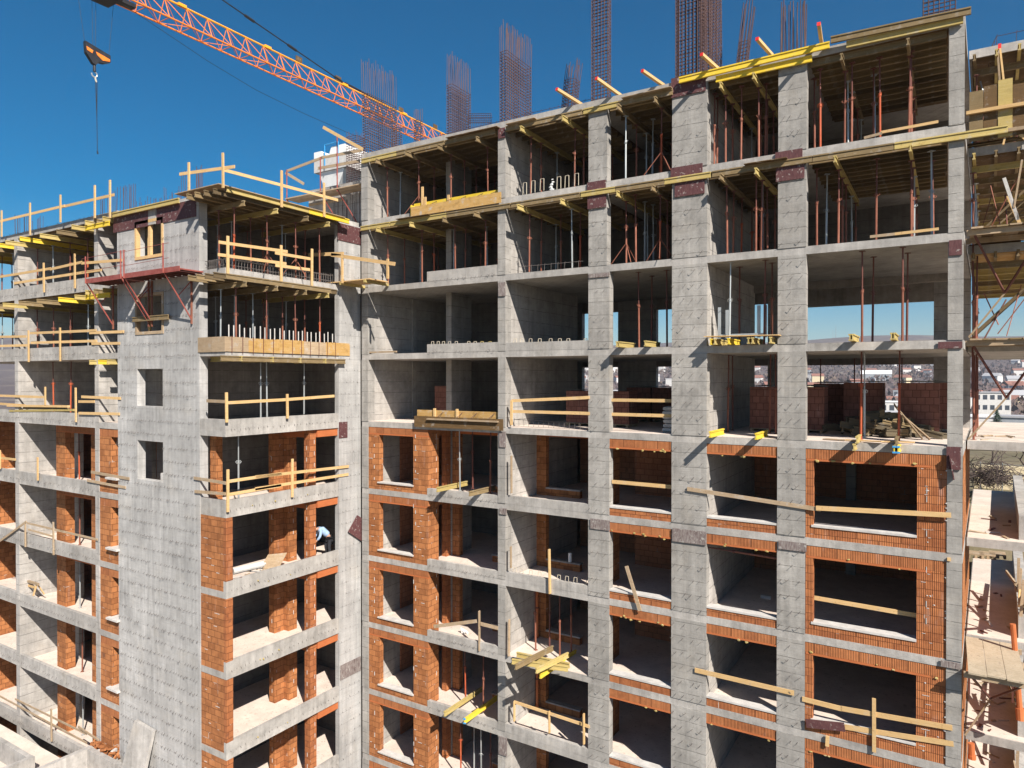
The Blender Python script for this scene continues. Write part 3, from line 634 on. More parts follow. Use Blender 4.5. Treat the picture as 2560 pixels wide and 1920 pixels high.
# edge beams of the corner loggia roof
hbeam((.36, YT-.2, 6.02), (.36, -3.2, 6.02), 'h20', 'long edge beam along the right side of the corner loggia roof', 'roof edge beams')
hbeam((.37, -3.25, 6.0), (.37, -1.0, 6.0), 'h20_new', 'bright yellow edge beam near the concrete pier of the loggia roof', 'roof edge beams')
hbeam((.30, YT-.2, 2.88), (.30, -2.0, 2.88), 'h20_old', 'worn edge beam under the second loggia slab of the tower', 'roof edge beams')
hbeam((-7.3, YT-.16, 6.02), (-2.6, YT-.16, 6.02), 'h20', 'long yellow beam along the top of the stair tower', 'roof edge beams')
ob('plywood_sheet', MB().prism([(-2.2, YT-.6), (.45, YT-.6), (.45, -1.3), (-.3, -1.3), (-.3, YT+.3), (-2.2, YT+.3)], 6.10, 6.13), 'pine_old', base=(0, YT, 6.1), label='sheet edging that covers the corner loggia roof formwork', cat='plywood')
# third loggia slab of the tower: two yellow edge beams left over
for j, (a, b) in enumerate(((-1.5, .25), (-2.9, .28), (-4.3, .25), (-5.6, .3))):
    hbeam((-1.6, YT+.4-a-1.4, -.10), (b, YT+.4-a-1.4, -.10), 'h20', f'leftover cross beam {ORD[j]} from the corner under the third loggia slab', 'leftover beams under the third loggia slab')
hbeam((.12, YT-.3, -.1), (.12, -1.0, -.1), 'h20_old', 'leftover long edge beam under the third loggia slab', 'leftover beams under the third loggia slab')
for j, (x, m) in enumerate(((-8.9, 'h20'), (-8.2, 'h20_new'), (-7.5, 'h20'))):
    hbeam((x, YT-.3, -.14), (x, YT+1.0, -.14), m, f'{ORD[j]} beam stub from the left beside the tower, third wing slab', 'short beams beside the tower')
for j, (px, c) in enumerate(((652, 'prop_grey'), (668, 'prop_grey'), (760, 'prop_grey'))):
    p = aX(px, 1040, -.8); prop(-.8, p.y, -3+.262, 2.73, c, f'thin grey prop, {ORD[j]} from the left in the third corner loggia', 'props in the corner loggia')
p = aX(596, 1100, -.5); prop(-.5, p.y, -6+.262, 2.73, 'prop_grey', 'pale prop standing in the fourth corner loggia of the tower', 'props in the corner loggia')
# props inside the wing openings
for j, (px, k, c) in enumerate(((199, -2, 'prop_bright'), (199, -3, 'prop_red'), (199, -4, 'prop_grey'), (204, -5, 'prop_red'), (205, -6, 'prop_grey'))):
    p = aY(px, 1300, -5.9); prop(p.x, -5.9, k*H+.262, 2.5 if k > -3 else 2.6, c, f'{CN[c]} prop in the brick door opening of the wing, {SN[k]}', 'props in the wing')
for j, (px, c) in enumerate(((134, 'prop_bright'), (176, 'prop_bright'))):
    p = aY(px, 980, -6.3); prop(p.x, -6.3, -3+.262, 2.7, c, f'{ORD[j]} orange red prop from the left in the third wing loggia', 'props in the wing')
# ================================================================ GUARD RAILS, SHUTTER BOARDS, PLANKS
def plane(ax, val):
    return lambda x, y, d=0.: on(x, y, ax, val+d)
def guard(label, P, posts, rails, m='pine', group='wooden guard rails', back=.03, rw=.115):
    b = P(*(posts[0][:2] if posts else rails[0][:2]))
    t = thing('guard_rail', b, label, 'guard rail', group)
    ax = 1 if P is not None and abs(P(1300, 900).y-P(900, 700).y) < 1e-6 else 0
    out = (0, 1, 0) if ax == 1 else (1, 0, 0)
    for (x, y0, y1) in posts:
        a = P(x, y0); c = P(x, y1); c.x, c.y = a.x+R.uniform(-.015, .015), a.y
        if ax == 1: c.y = a.y
        d = .05
        mb = MB().beam(a, c, .10 if ax == 1 else .045, .045 if ax == 1 else .10, (0, 1, 0))
        ob('post', mb, m, t)
    for j, (x0, y0, x1, y1) in enumerate(rails):
        a = P(x0, y0); c = P(x1, y1)
        off = Vector((0, back+.025*(j % 2), 0)) if ax == 1 else Vector((-back-.025*(j % 2), 0, 0))
        ob('rail', MB().beam(a+off, c+off, .028, rw), m, t)
    return t
WF = plane(1, YT-.08); TR = plane(0, .06); MF = plane(1, -.07)
guard('pine guard rail with tall posts along the wing roof edge', plane(1, YT-.45), [(4, 526, 592), (75, 507, 588), (151, 487, 556), (237, 463, 545), (275, 450, 545)], [(-10, 555, 160, 514), (150, 517, 282, 486)])
guard('pine guard rail posts on the front of the stair tower roof', plane(1, YT-.5), [(472, 406, 496), (557, 382, 470)], [(447, 435, 585, 416)])
guard('sloping pine guard rail along the right edge of the loggia roof', plane(0, .45), [(704, 426, 518), (810, 457, 542)], [(559, 424, 846, 500)])
guard('double pine guard rail along the second wing loggia', WF, [(109, 657, 731), (187, 634, 721)], [(-8, 693, 125, 671), (32, 708, 190, 683), (124, 673, 203, 655), (176, 685, 251, 674), (202, 658, 303, 650)])
guard('pine guard rail along the third wing loggia', WF, [(71, 826, 905), (150, 819, 903)], [(74, 833, 239, 826), (74, 857, 239, 852), (222, 832, 308, 829), (226, 859, 297, 858), (-8, 842, 64, 841), (-8, 865, 70, 863)])
guard('pine guard rail with a plank heap behind it along the fourth wing loggia', WF, [(113, 967, 1012), (189, 969, 1055)], [(-8, 989, 112, 993), (-8, 1009, 60, 1014), (202, 992, 300, 996), (193, 1004, 233, 1004), (195, 1033, 297, 1035)])
guard('short pine post rail at the left edge of the fifth wing loggia', WF, [(0, 1125, 1172), (94, 1143, 1201)], [(-8, 1144, 37, 1149)])
guard('weathered sagging guard rail along the sixth wing loggia', WF, [(63, 1309, 1367), (133, 1305, 1387)], [(66, 1308, 242, 1349.5), (67, 1324, 131, 1342)], 'pine_old', rw=.09)
guard('weathered long guard rail sloping along the lowest wing loggia', WF, [(128, 1772, 1853)], [(36, 1748, 215, 1836), (-8, 1739, 214, 1859)], 'pine_old', rw=.09)
guard('bright pine guard rail around the second corner loggia of the tower', TR, [(569.5, 590, 689), (703, 613, 705), (780, 622, 717)], [(548, 605, 720, 629), (547, 636, 718, 659), (689, 632, 777, 647), (691, 663, 777, 674)])
guard('pine guard rail across the fourth corner loggia of the tower', TR, [(566, 981, 1056), (718, 985, 1046)], [(569.7, 1007, 700, 1000), (690, 1001, 838, 990)])
guard('double pine guard rail across the fifth corner loggia of the tower', TR, [(569.6, 1173.6, 1280), (731, 1147, 1243)], [(569.6, 1204, 705, 1184), (572, 1237, 705, 1214), (640, 1192.5, 873, 1166), (640, 1222.6, 873, 1186)])
guard('short double rail at the front of the fifth corner loggia', plane(1, YT-.06), [], [(486, 1195, 566, 1208), (489, 1229, 566, 1235)], 'pine_old')
guard('short rail at the front of the fourth corner loggia', plane(1, YT-.06), [], [(518, 1002, 566, 1004)], 'pine_old')
guard('pine guard rail across the second bay, fourth storey down', MF, [(1278.6, 1001, 1063)], [(1278, 1002, 1448, 995), (1278, 1028.6, 1449, 1033), (1447, 995, 1473, 993.5), (1448, 1033, 1473, 1034)])
guard('pair of pine rails across the middle bay, fourth storey down', plane(1, .16), [], [(1528, 1000, 1682, 1002), (1528, 1035.6, 1682, 1040)])
guard('guard rail with three posts in the second bay, eighth storey down', plane(1, -.03), [(1286, 1753, 1803), (1373, 1778, 1832), (1459.5, 1784, 1860)], [(1287, 1755, 1454, 1810), (1452, 1809, 1477, 1818)], 'pine')
guard('guard rail with a broken topped post on the lowest rightmost window', MF, [(2185, 1746, 1880), (2069, 1840, 1866)], [(2005, 1748, 2104, 1773), (2110, 1819, 2384, 1862), (2102, 1772, 2381, 1821)], 'pine', rw=.15)
guard('crossed loose boards at the leftmost loggia, seventh storey down', plane(1, -.02), [(1198, 1527, 1627)], [(1086, 1566.5, 1193, 1553), (1204, 1560, 1248, 1571)], 'pine_old', rw=.14)
def pl(label, P, a, b, w=.12, h=.03, m='pine', group='loose planks', name='timber_plank'):
    return ob(name, MB().beam(P(*a), P(*b), h, w), m, base=P(*a), label=label, cat='plank', group=group)
pl('slanted old plank at the left end of the sixth wing loggia', WF, (-6, 1357), (66, 1304), .1, .03, 'pine_old')
pl('old plank nailed to brick beside the tower, upper of two', plane(1, YT-.04), (228, 1180), (323, 1197), .12, .03, 'pine_old')
pl('old plank nailed to brick beside the tower, lower of two', plane(1, YT-.04), (218, 1201), (314, 1219), .11, .03, 'pine_old')
pl('short dark plank lying across the wing edge near the tower foot', WF, (196, 1817), (247, 1851), .08, .05, 'pine_old')
for j, (a, b, m) in enumerate((((20, 1014), (172, 1016), 'pine'), ((26, 1027), (186, 1025), 'h20'), ((77, 1032), (184, 1034), 'pine'), ((60, 1020), (170, 1021), 'h20_old'))):
    pl(f'{["topmost", "third", "lowest", "second"][j]} plank in the heap on the fourth wing loggia edge', plane(1, YT-.02+.06*j), a, b, .10, .12, m, 'plank heap on the wing')
pl('single pine rail across the middle bay, fifth storey down', plane(1, .18), (1530, 1204), (1682, 1217.6), .13)
pl('long grey plank spanning the fourth bay outside, fifth storey down', MF, (1718, 1222), (2052, 1274), .13, .03, 'pine_old')
pl('long pine plank spanning the rightmost window outside, fifth storey down', plane(1, -.11), (2040, 1270), (2378, 1288), .14, .03, 'pine')
pl('leaning board on the middle bay sill, sixth storey down', plane(1, -.12), (1566, 1415), (1600, 1527), .13, .03, 'pine_old')
pl('upright board against the cross wall, second bay, fifth storey down', MF, (1278.4, 1139), (1278.6, 1233), .1, .04, 'pine_old')
pl('upright board against the cross wall, second bay, sixth storey down', MF, (1277, 1366), (1277, 1420), .1, .04, 'pine_old')
pl('upright board against the cross wall, second bay, seventh storey down', MF, (1273, 1548), (1272, 1640), .12, .04, 'pine_old')
pl('tall pine batten in front of the second bay, sixth storey down', MF, (1373, 1373), (1375, 1484), .12, .05, 'pine')
pl('long pine plank spanning the fourth bay outside, eighth storey down', MF, (1737, 1675), (1985, 1733), .15, .03, 'pine')
pl('pine rail inside the rightmost window, seventh storey down', plane(1, .35), (2034, 1494), (2300, 1540), .13, .03, 'pine')
pl('dark red board on the lowest rightmost window rail', plane(1, -.10), (2015, 1808), (2112, 1818), .26, .03, 'ply_dark')
pl('small block nailed on the right column below the fifth storey', plane(1, -.03), (2368, 1398), (2377, 1399), .09, .05, 'pine')
pl('plank lying at the bottom left of the leftmost bay, third storey down', plane(1, .1), (925, 881), (991, 879), .07, .1, 'pine_old')
for j, k_ in enumerate((2, 1)):
    pass
for j, (a, b, m) in enumerate((((2202, 331), (2346, 304), 'pine'), ((2160, 345), (2205, 333), 'pine_old'))):
    pl(f'pine kerb board on the slab edge of the top storey, rightmost bay, {["right", "left"][j]} piece', plane(1, .12), a, b, .08, .03, m)
for j, (a, b, m) in enumerate((((2175, 592), (2237, 585), 'pine_old'), ((2237, 585), (2347, 572), 'pine'))):
    pl(f'kerb board on the second slab edge, rightmost bay, {["left", "right"][j]} piece', plane(1, .12), a, b, .08, .03, m)
hp = thing('shoring_prop', aY(1769, 1368, .2), 'rusty prop wedged sideways across the fourth bay, sixth storey down', 'prop', 'props in the loggias')
a = aY(1769, 1368, .2); b = aY(1946, 1397, .2); mdl = a.lerp(b, .38)
ob('outer_tube', MB().tube(mdl, b, .034, 8), 'prop_red', hp); ob('inner_tube', MB().tube(a, mdl, .024, 8), 'prop_dark', hp); ob('collar', MB().tube(a.lerp(b, .36), a.lerp(b, .4), .05, 8), 'prop_dark', hp)
# shutter boxes on the leftmost loggia edges
sb = thing('shutter_box', aY(1030, 540, -.1), 'orange plywood shutter box with posts on the top storey loggia edge', 'shutter')
xa, xb = aY(1028, 520, -.12).x, aY(1253, 500, -.12).x
z0, z1 = aY(1250, 507, -.12).z, aY(1250, 481, -.12).z
ob('front_panel', MB().box(xa, xa+(xb-xa)*.55, -.14, -.115, z0, z1), 'panel', sb); ob('front_panel', MB().box(xa+(xb-xa)*.551, xb, -.138, -.115, z0, z1+.01), 'panel', sb)
ob('back_panel', MB().box(xa-.05, xb-.15, .12, .15, 6.25, z1+.20), 'h20_new', sb); ob('end_panel', MB().box(xa-.05, xa-.02, -.11, .118, z0, z1+.1), 'h20_new', sb)
for px, zt in ((1056, .95), (1063, .5), (1121, .42)):
    x = aY(px, 500, .08).x; ob('post', MB().box(x-.05, x+.05, .06, .112, 6.25, z1+zt-.1), 'pine', sb)
for f in (.25, .42, .58, .76, .9): ob('tie_rod', MB().tube((xa+(xb-xa)*f, -.15, z1-.0), (xa+(xb-xa)*f+.05, .14, z1+.16), .012, 5), 'rebar', sb)
sb = thing('shutter_box', aY(1036, 1069, -.1), 'weathered plywood shutter boards on the loggia edge, fourth storey down', 'shutter')
xa, xb = aY(1036, 1050, -.12).x, aY(1258, 1060, -.12).x; z0, z1 = aY(1150, 1072, -.12).z, aY(1150, 1043.5, -.12).z
ob('front_panel', MB().box(xa, xa+(xb-xa)*.45, -.14, -.115, z0, z1), 'ply', sb); ob('front_panel', MB().box(xa+(xb-xa)*.451, xb, -.138, -.115, z0, z1-.005), 'ply', sb)
ob('back_panel', MB().box(xa-.03, xb-.25, .10, .13, -2.75, z1+.25), 'panel', sb)
ob('shelf_board', MB().box(xa+.75, xb-.2, -.24, -.142, z1-.14, z1-.08), 'pine_old', sb)
for f in (.2, .46, .93): ob('post', MB().box(xa+(xb-xa)*f, xa+(xb-xa)*f+.1, .03, .098, -2.75, z1+.33), 'pine', sb)
for f in (.28, .5, .66, .85): ob('tie_rod', MB().tube((xa+(xb-xa)*f, -.15, z1-.02), (xa+(xb-xa)*f+.12, .12, z1+.2), .012, 5), 'rebar', sb)
# plywood edge shutter with white sleeves, third corner loggia
sb = thing('edge_shutter', (-.04, YT, .2), 'long plywood edge shutter with white rod sleeves around the third corner loggia', 'shutter')
zt = .71
for j, (ya, yb) in enumerate(((YT-.02, -5.9), (-5.895, -4.6), (-4.595, -3.2), (-3.195, -2.0), (-1.995, -.6))):
    ob('side_panel', MB().box(-.03, .005+.002*j, ya, yb, .16, zt-.02*(j % 2)), ('pine_old', 'panel', 'panel', 'pine_old', 'panel')[j], sb)
for j, (xa, xb) in enumerate(((-1.62, -.75), (-.745, .0))): ob('front_panel', MB().box(xa, xb, YT-.045-.002*j, YT-.02, .15, zt), ('pine_old', 'pine_old')[j], sb)
for j in range(24):
    y = YT+.25+j*.235
    ob('sleeve', MB().tube((-.17-.03*(j % 2), y, .3), (-.17-.03*(j % 2), y, 1.08+.12*R.random()), .022, 6), 'sill', sb)
    if j % 2 == 0: ob('strap', MB().box(.008, .022, y-.012, y+.012, .1, zt+.03), 'prop_dark', sb)
# dark red film plywood left on columns and walls
for j, (x0, y0, x1, y1, lab) in enumerate((
    (1246, 706, 1263, 740, 'narrow dark red panel at the head of the second column, third storey down'), (1248, 1079, 1264, 1118, 'narrow dark red panel on the second column, fifth storey down'),
    (1249, 1271, 1266, 1286, 'small dark red panel on the second column, sixth storey down'), (1247, 1843, 1267, 1888, 'scraped dark red panel on the second column near the bottom'),
    (1472, 683, 1523, 693, 'thin dark red strip on the third column, third storey down'), (1476, 1299, 1524, 1324, 'scraped dark red panel on the third column, sixth storey down'),
    (1681, 1325, 1765, 1358, 'scraped dark red panel on the wide column, sixth storey down'), (1946, 1355, 2016, 1376, 'grey scraped panel on the fourth column, sixth storey down'),
    (2366, 1117, 2402, 1174, 'mottled dark red panel on the right column, fifth storey down'), (2372, 600, 2405, 638, 'dark red panel at the head of the right column, third storey down'),
    (2345, 854, 2406, 871, 'horizontal dark red panel across the right column, fourth storey down'), (2352, 1655, 2402, 1670, 'horizontal scraped panel across the right column, seventh storey down'),
    (1469, 488, 1515, 520, 'dark red panel at the head of the third column, second storey down'), (1468, 453, 1514, 477, 'dark red panel at the foot of the third column, top storey'),
    (1687, 452, 1761, 488, 'dark red panel at the head of the wide column, second storey down'), (1677, 414, 1756, 440, 'dark red panel at the foot of the wide column, top storey'),
    (1678, 187, 1764, 236, 'large dark red panel at the head of the wide column, top storey'), (1940, 412, 2011, 450, 'dark red panel with steel straps on the fourth column, second storey down'),
    (1938, 376, 2006, 400, 'dark red panel at the foot of the fourth column, top storey'), (1246, 320, 1262, 345, 'dark red patch at the head of the second column, top storey'), (2285, 1196, 2294, 1197, ''))):
    if not lab: continue
    y_ = -.055; a = aY(x0, y1, y_); b = aY(x1, y0, y_); cy = (y0+y1)/2; xm = (x0+x1)/2
    za, zb = aY(xm, y1, y_).z, aY(xm, y0, y_).z
    ob('formwork_board', MB().box(a.x, b.x, y_-.012, -.031, za, zb), 'ply_dark' if y0 < 640 or (x0 > 2340 and y0 < 1200) else 'ply_scraped', base=(a.x, y_, za), label=lab, cat='panel', group='dark red panels left on columns')
q = aY(2372, 1140, -.09); pl('dark red board hanging askew from the right column panel', plane(1, -.1), (2374, 1137), (2385, 1199), .2, .03, 'ply_dark')
for (x0, x1, lab) in ((283, 370, 'left long dark red panel along the top of the stair tower'), (391, 489, 'right long dark red panel along the top of the stair tower')):
    a, b = aY(x0, 540, YT-.05), aY(x1, 520, YT-.05)
    ob('formwork_board', MB().box(a.x, b.x, YT-.05, YT-.024, 5.32, 5.98), 'ply_dark', base=(a.x, YT, 5.3), label=lab, cat='panel', group='dark red panels on the tower')
ob('formwork_board', MB().box(-.018, .01, -1.3, .08, 5.2, 5.95), 'ply_dark', base=(0, -1.3, 5.2), label='dark red panel at the top of the concrete pier beside the long block', cat='panel', group='dark red panels on the tower')
ob('formwork_board', MB().box(-.018, .01, -1.24, -.75, -3.45, -2.75), 'ply_dark', base=(0, -1.3, -3.4), label='narrow dark red panel on the pale concrete pier, fifth storey down', cat='panel', group='dark red panels on the tower')
ob('formwork_board', MB().box(-.018, .008, -1.2, .06, -14.1, -13.45), 'ply_scraped', base=(0, -1.2, -14.1), label='grey scraped panel low on the pale concrete pier', cat='panel', group='dark red panels on the tower')
mb = MB(); c = aX(812, 1322, .02)
pts = [aX(x, y, .05) for x, y in ((870, 1330), (893, 1288), (908, 1298), (908, 1356))]
v = [Vector(p) for p in pts]; mb.quad8([p+Vector((-.02, 0, 0)) for p in v]+[p+Vector((.03, 0, 0)) for p in v])
ob('formwork_board', mb, 'ply_dark', base=pts[0], label='dark red board sticking out of the joint between tower and long block', cat='panel')
# timber window frames in the tower
for j, (zl, zh) in enumerate(((wins[3][0], wins[3][1]), (wins[2][0], wins[2][1]))):
    t = thing('window_shuttering', (WX0, YT, zl), ['pine frame shuttering in the top window of the stair tower', 'old pine shuttering in the second window of the stair tower'][j], 'window frame')
    e = .09; y0, y1 = YT-.05, YT+.12
    for x0, x1, za, zb in ((WX0-e, WX0+.03, zl-e, zh+e), (WX1-.03, WX1+e, zl-e, zh+e), (WX0+.031, WX1-.031, zl-e, zl+.03), (WX0+.031, WX1-.031, zh-.03, zh+e)):
        ob('frame_board', MB().box(x0, x1, y0, y1, za, zb), 'pine' if j == 0 else 'pine_old', t)
    ob('post', MB().box(WX0+.42, WX0+.55, YT+.2, YT+.28, zl+.031, zh-.031), 'pine', t)
    if j == 0: ob('post', MB().box((WX0+WX1)/2-.07, (WX0+WX1)/2+.09, YT-.02, YT+.08, zl+.031, zh-.031), 'pine', t)
cb = ob('concrete_patch', MB().box(aY(369.5, 530, YT).x, aY(391, 530, YT).x, YT-.045, YT-.022, 5.35, 6.0), 'conc_slab', wing)
# ---- red cantilever scaffold on the tower
sc_ = thing('cantilever_scaffold', (-5, YT-.5, 2), 'red steel cantilever scaffold platform with brackets on the stair tower front', 'scaffold')
yo = YT-1.0; zd = aY(314, 692, yo).z
xs = [aY(p, 690, yo).x for p in (217, 305, 313, 411)]; xe = aY(450, 680, yo).x
for i, (x0, x1) in enumerate(((xs[0], xs[1]), (xs[2], xe))):
    ob('deck', MB().box(x0, x1, yo, YT-.06, zd, zd+.05), 'scaf', sc_)
    ob('toe_board', MB().box(x0, x1, yo-.03, yo-.002, zd-.06, zd+.13), 'scaf', sc_)
    for j in range(9): ob('deck_rib', MB().box(x0+.05+(x1-x0-.15)*j/8, x0+.1+(x1-x0-.15)*j/8, yo+.01, YT-.08, zd-.06, zd-.002), 'prop_dark', sc_)
for i, x in enumerate(xs):
    ob('post', MB().tube((x, yo-.05, zd-.06), (x, yo-.05, zd+1.05), .028, 8), 'scaf', sc_)
    wx = aY((286.4, 370, 384.5, 479.5)[i], (803, 794, 794, 787)[i], YT-.1).x; wx = x+.25
    ob('brace', MB().tube((x, yo, zd-.05), (wx, YT-.06, zd-1.75), .03, 8), 'scaf', sc_)
    ob('wall_post', MB().box(wx-.03, wx+.03, YT-.10, YT-.045, zd-1.9, zd-.07), 'prop_red', sc_)
    ob('bracket_tie', MB().tube((x+.1, yo+.45, zd-.9), (wx, YT-.07, zd-.25), .02, 6), 'scaf', sc_)
for h in (.45, 1.0):
    for i in (0, 2): ob('rail', MB().tube((xs[i]-.3, yo-.05, zd+h-.03), ((xs[1] if i == 0 else xs[3])+.35, yo-.05, zd+h+.02), .010, 5), 'scaf', sc_)
p = aY(332, 799, YT-.14); q = aY(421, 793, YT-.14)
hbeam((p.x, YT-.14, p.z), (q.x, YT-.14, p.z), 'h20_old', 'worn beam laid across the second tower window behind the scaffold feet', 'leftover beams on the tower')
for k_, z in enumerate((-.35, 3)):
    pass
# ---- small timber bridge between tower loggia and long block
br = thing('timber_platform', aY(800, 700, -1.1), 'bright pine platform with rails bridging the corner between tower and long block', 'platform')
zp = 3.30
for j in range(5): ob('deck_board', MB().box(-1.1, 2.0, -1.45+.24*j, -1.45+.24*j+.225, zp+.02, zp+.06), 'pine', br)
for x in (-.75, .35, 1.75): ob('bearer', MB().box(x-.05, x+.05, -1.5, -.03, zp-.1, zp+.018), 'h20', br)
P_ = plane(1, -1.5)
for x, y0, y1 in ((855, 631, 704), (969, 647, 716)):
    a = P_(x, y0); ob('post', MB().box(a.x-.05, a.x+.05, -1.52, -1.46, zp-.05, a.z), 'pine', br)
for (x0, y0, x1, y1) in ((771, 637, 859, 634), (828, 637, 988, 660)):
    ob('rail', MB().beam(P_(x0, y0), P_(x1, y1), .03, .15), 'pine', br)
# ---- timber and steel platform on the roof wall behind the tower
rp = thing('roof_platform', (-3, 0, 8), 'weathered plank platform on red steel brackets at the roof wall', 'platform')
P_ = plane(1, .35); a = P_(716, 474); b = P_(902, 435); zr = 8.0
for j in range(4): ob('deck_board', MB().box(a.x, -.05, .25+.22*j, .25+.22*j+.21, zr, zr+.05), 'pine_old', rp)
for px, yt in ((719, 425), (803, 393), (845, 337)):
    x = P_(px, 440).x; zt = P_(px, yt).z; ob('post', MB().tube((x, .3, zr-.1), (x, .3, zt), .03, 6), 'scaf', rp)
    ob('brace', MB().tube((x, .3, zr), (x+.45, 1.15, zr-1.5), .03, 6), 'scaf', rp)
for (x0, y0, x1, y1) in ((719, 427, 806, 394), (804, 394, 904, 376), (795, 421, 900, 402), (714, 432, 760, 460)):
    ob('rail', MB().beam(P_(x0, y0), P_(x1, y1), .03, .13), 'pine_old', rp)
P2 = plane(1, .1); pl('pine plank slanting up over the roof platform', P2, (808, 318), (908, 374), .14, .04, 'pine')
pl('pine rail on the shaded roof wall behind the tower', plane(1, 1.15), (772, 513), (856, 500), .1, .03, 'pine_old')
# ---- trestle on the seventh wing loggia
tp = thing('sawhorse', aY(70, 1485, -6.6), 'small pine sawhorse on the seventh wing loggia', 'sawhorse')
P_ = plane(1, -6.5)
ob('top_bar', MB().beam(P_(64, 1451), P_(96, 1461), .1, .1), 'pine_old', tp)
for px, y0, y1 in ((68, 1455, 1483), (91, 1462, 1490)):
    a, b = P_(px, y0), P_(px, y1)
    ob('leg', MB().beam(a, b+Vector((0, -.15, 0)), .08, .05, (0, 1, 0)), 'pine', tp); ob('leg', MB().beam(a+Vector((0, .05, 0)), b+Vector((0, .35, 0)), .08, .05, (0, 1, 0)), 'pine', tp)
ob('stretcher', MB().beam(P_(68, 1463), P_(91, 1470), .03, .1), 'pine', tp)
# ================================================================ REINFORCEMENT
def cage(label, x0, x1, y0, y1, zb, ztie, ztop, lean=(0, 0), sp=.14, r=.0145, tie=.12, mid=False):
    t = thing('rebar_cage', ((x0+x1)/2, (y0+y1)/2, zb), label, 'rebar cage', 'reinforcement cages standing on the roof')
    S = lambda x, y, z: (x+lean[0]*(z-zb)+.00, y+lean[1]*(z-zb), z)
    pts = []
    nx = max(1, round((x1-x0)/sp)); ny = max(1, round((y1-y0)/sp))
    for i in range(nx+1): pts += [(x0+(x1-x0)*i/nx, y0), (x0+(x1-x0)*i/nx, y1)]
    for j in range(1, ny): pts += [(x0, y0+(y1-y0)*j/ny), (x1, y0+(y1-y0)*j/ny)]
    if mid:
        pts += [(x0+(x1-x0)*R.random(), y0+(y1-y0)*R.random()) for _ in range(14)]
    mb = MB()
    for x, y in pts:
        h = ztop+R.uniform(-.18, .1); jx, jy = R.uniform(-.035, .035), R.uniform(-.035, .035)
        a, b = Vector(S(x, y, zb)), Vector(S(x, y, ztie)); c = Vector(S(x+jx, y+jy, h))
        mb.tube(a, b, r, 4)
        if h > ztie+.05: mb.tube(b, c, r, 4)
    ob('vertical_bars', mb, 'rebar', t)
    st = MB(); z = zb+.05
    while z < ztie:
        q = [Vector(S(*p, z+R.uniform(-.02, .02))) for p in ((x0, y0), (x1, y0), (x1, y1), (x0, y1))]
        for a, b in zip(q, q[1:]+q[:1]): st.beam(a, b, .019, .019)
        if x1-x0 > 1.0: st.beam(q[0].lerp(q[1], .5), q[3].lerp(q[2], .5), .014, .014)
        if y1-y0 > 1.0: st.beam(q[0].lerp(q[3], .5), q[1].lerp(q[2], .5), .014, .014)
        z += tie
    ob('stirrups', st, 'rebar', t)
    return t
ZR = 9.24
cage('tall rusty rebar cage at the roof corner in front of the crane jib', .18, .55, .1, 2.0, ZR, 12.0, 13.5, (-.03, 0))
cage('square topped rebar cage with long bars above the second column', 7.5, 7.82, .1, 2.0, ZR, 12.1, 13.2)
cage('rebar cage rising from the fin wall between first and second column', 3.47, 3.75, 1.95, 3.4, ZR, aY(1138, 222, 2.5).z, aY(1138, 145, 2.5).z)
cage('narrow rebar cage above the third column running out of the frame', 11.5, 12.15, .05, .3, ZR, 14.5, 15, (0, 0), .13)
cage('dense wide rebar cage above the wide column', 14.65, 15.65, .05, .3, ZR, 14.5, 15, (0, 0), .12, mid=True)
cage('rebar cage leaning right behind the dense wide cage', 15.35, 15.7, .5, 2.0, ZR, 14.5, 15, (-.02, .03), .2)
p = aY(1835, 155, 1.2); cage('slender rebar cage leaning to the right behind the yellow roof beam', p.x, p.x+.32, 1.2, 1.45, ZR, aY(1850, 100, 1.2).z, aY(1850, 8, 1.2).z, (.12, 0), .11)
cage('sparse bundle of starter bars above the fourth column', 18.05, 18.75, .08, .3, ZR, 9.5, 11.0, (0, 0), .12)
cage('rebar cage at the right end of the roof', 21.9, 22.7, .6, .9, ZR, 12, 12.6, (0, 0), .14)
p = aY(1398, 258, 2.0); cage('small rebar cage leaning right between the second and third column', p.x, p.x+.45, 2.0, 2.5, ZR, aY(1410, 200, 2.0).z, aY(1410, 158, 2.0).z, (.12, 0), .14)
p = aY(1035, 340, 4.0); cage('thin distant rebar cage beside the end of the crane jib', p.x, p.x+.3, 4.0, 4.3, ZR, aY(1040, 300, 4).z, aY(1040, 272, 4).z, (0, 0), .12)
p = aY(978, 362, 5.0); cage('low distant rebar cage below the crane jib', p.x, p.x+.5, 5.0, 5.3, ZR, aY(985, 318, 5).z, aY(985, 312, 5).z, (0, 0), .12)
p = aY(866, 385, 3.0); cage('low rebar cage beside the plank over the roof platform', p.x, p.x+.7, 3.0, 3.6, 8.3, aY(880, 340, 3).z, aY(880, 330, 3).z, (0, 0), .12)
p = aY(1168, 318, 3.0); q = aY(1228, 315, 3.0)
t = thing('beam_cage', (p.x, 3, ZR), 'sloping rebar beam cage lying along the roof by the third cage', 'rebar cage', 'reinforcement cages standing on the roof')
mb = MB()
za = aY(1170, 284, 3.0).z; zc = ZR
for j in range(7):
    mb.tube((p.x, 3+.05*(j % 3), za-.07*j), (q.x, 3+.05*(j % 3), za-.25-.07*j), .012, 4)
for j in range(14):
    x = p.x+(q.x-p.x)*j/13; mb.tube((x, 3, ZR), (x, 3, za-.25*j/13), .010, 4)
ob('bars', mb, 'rebar', t)
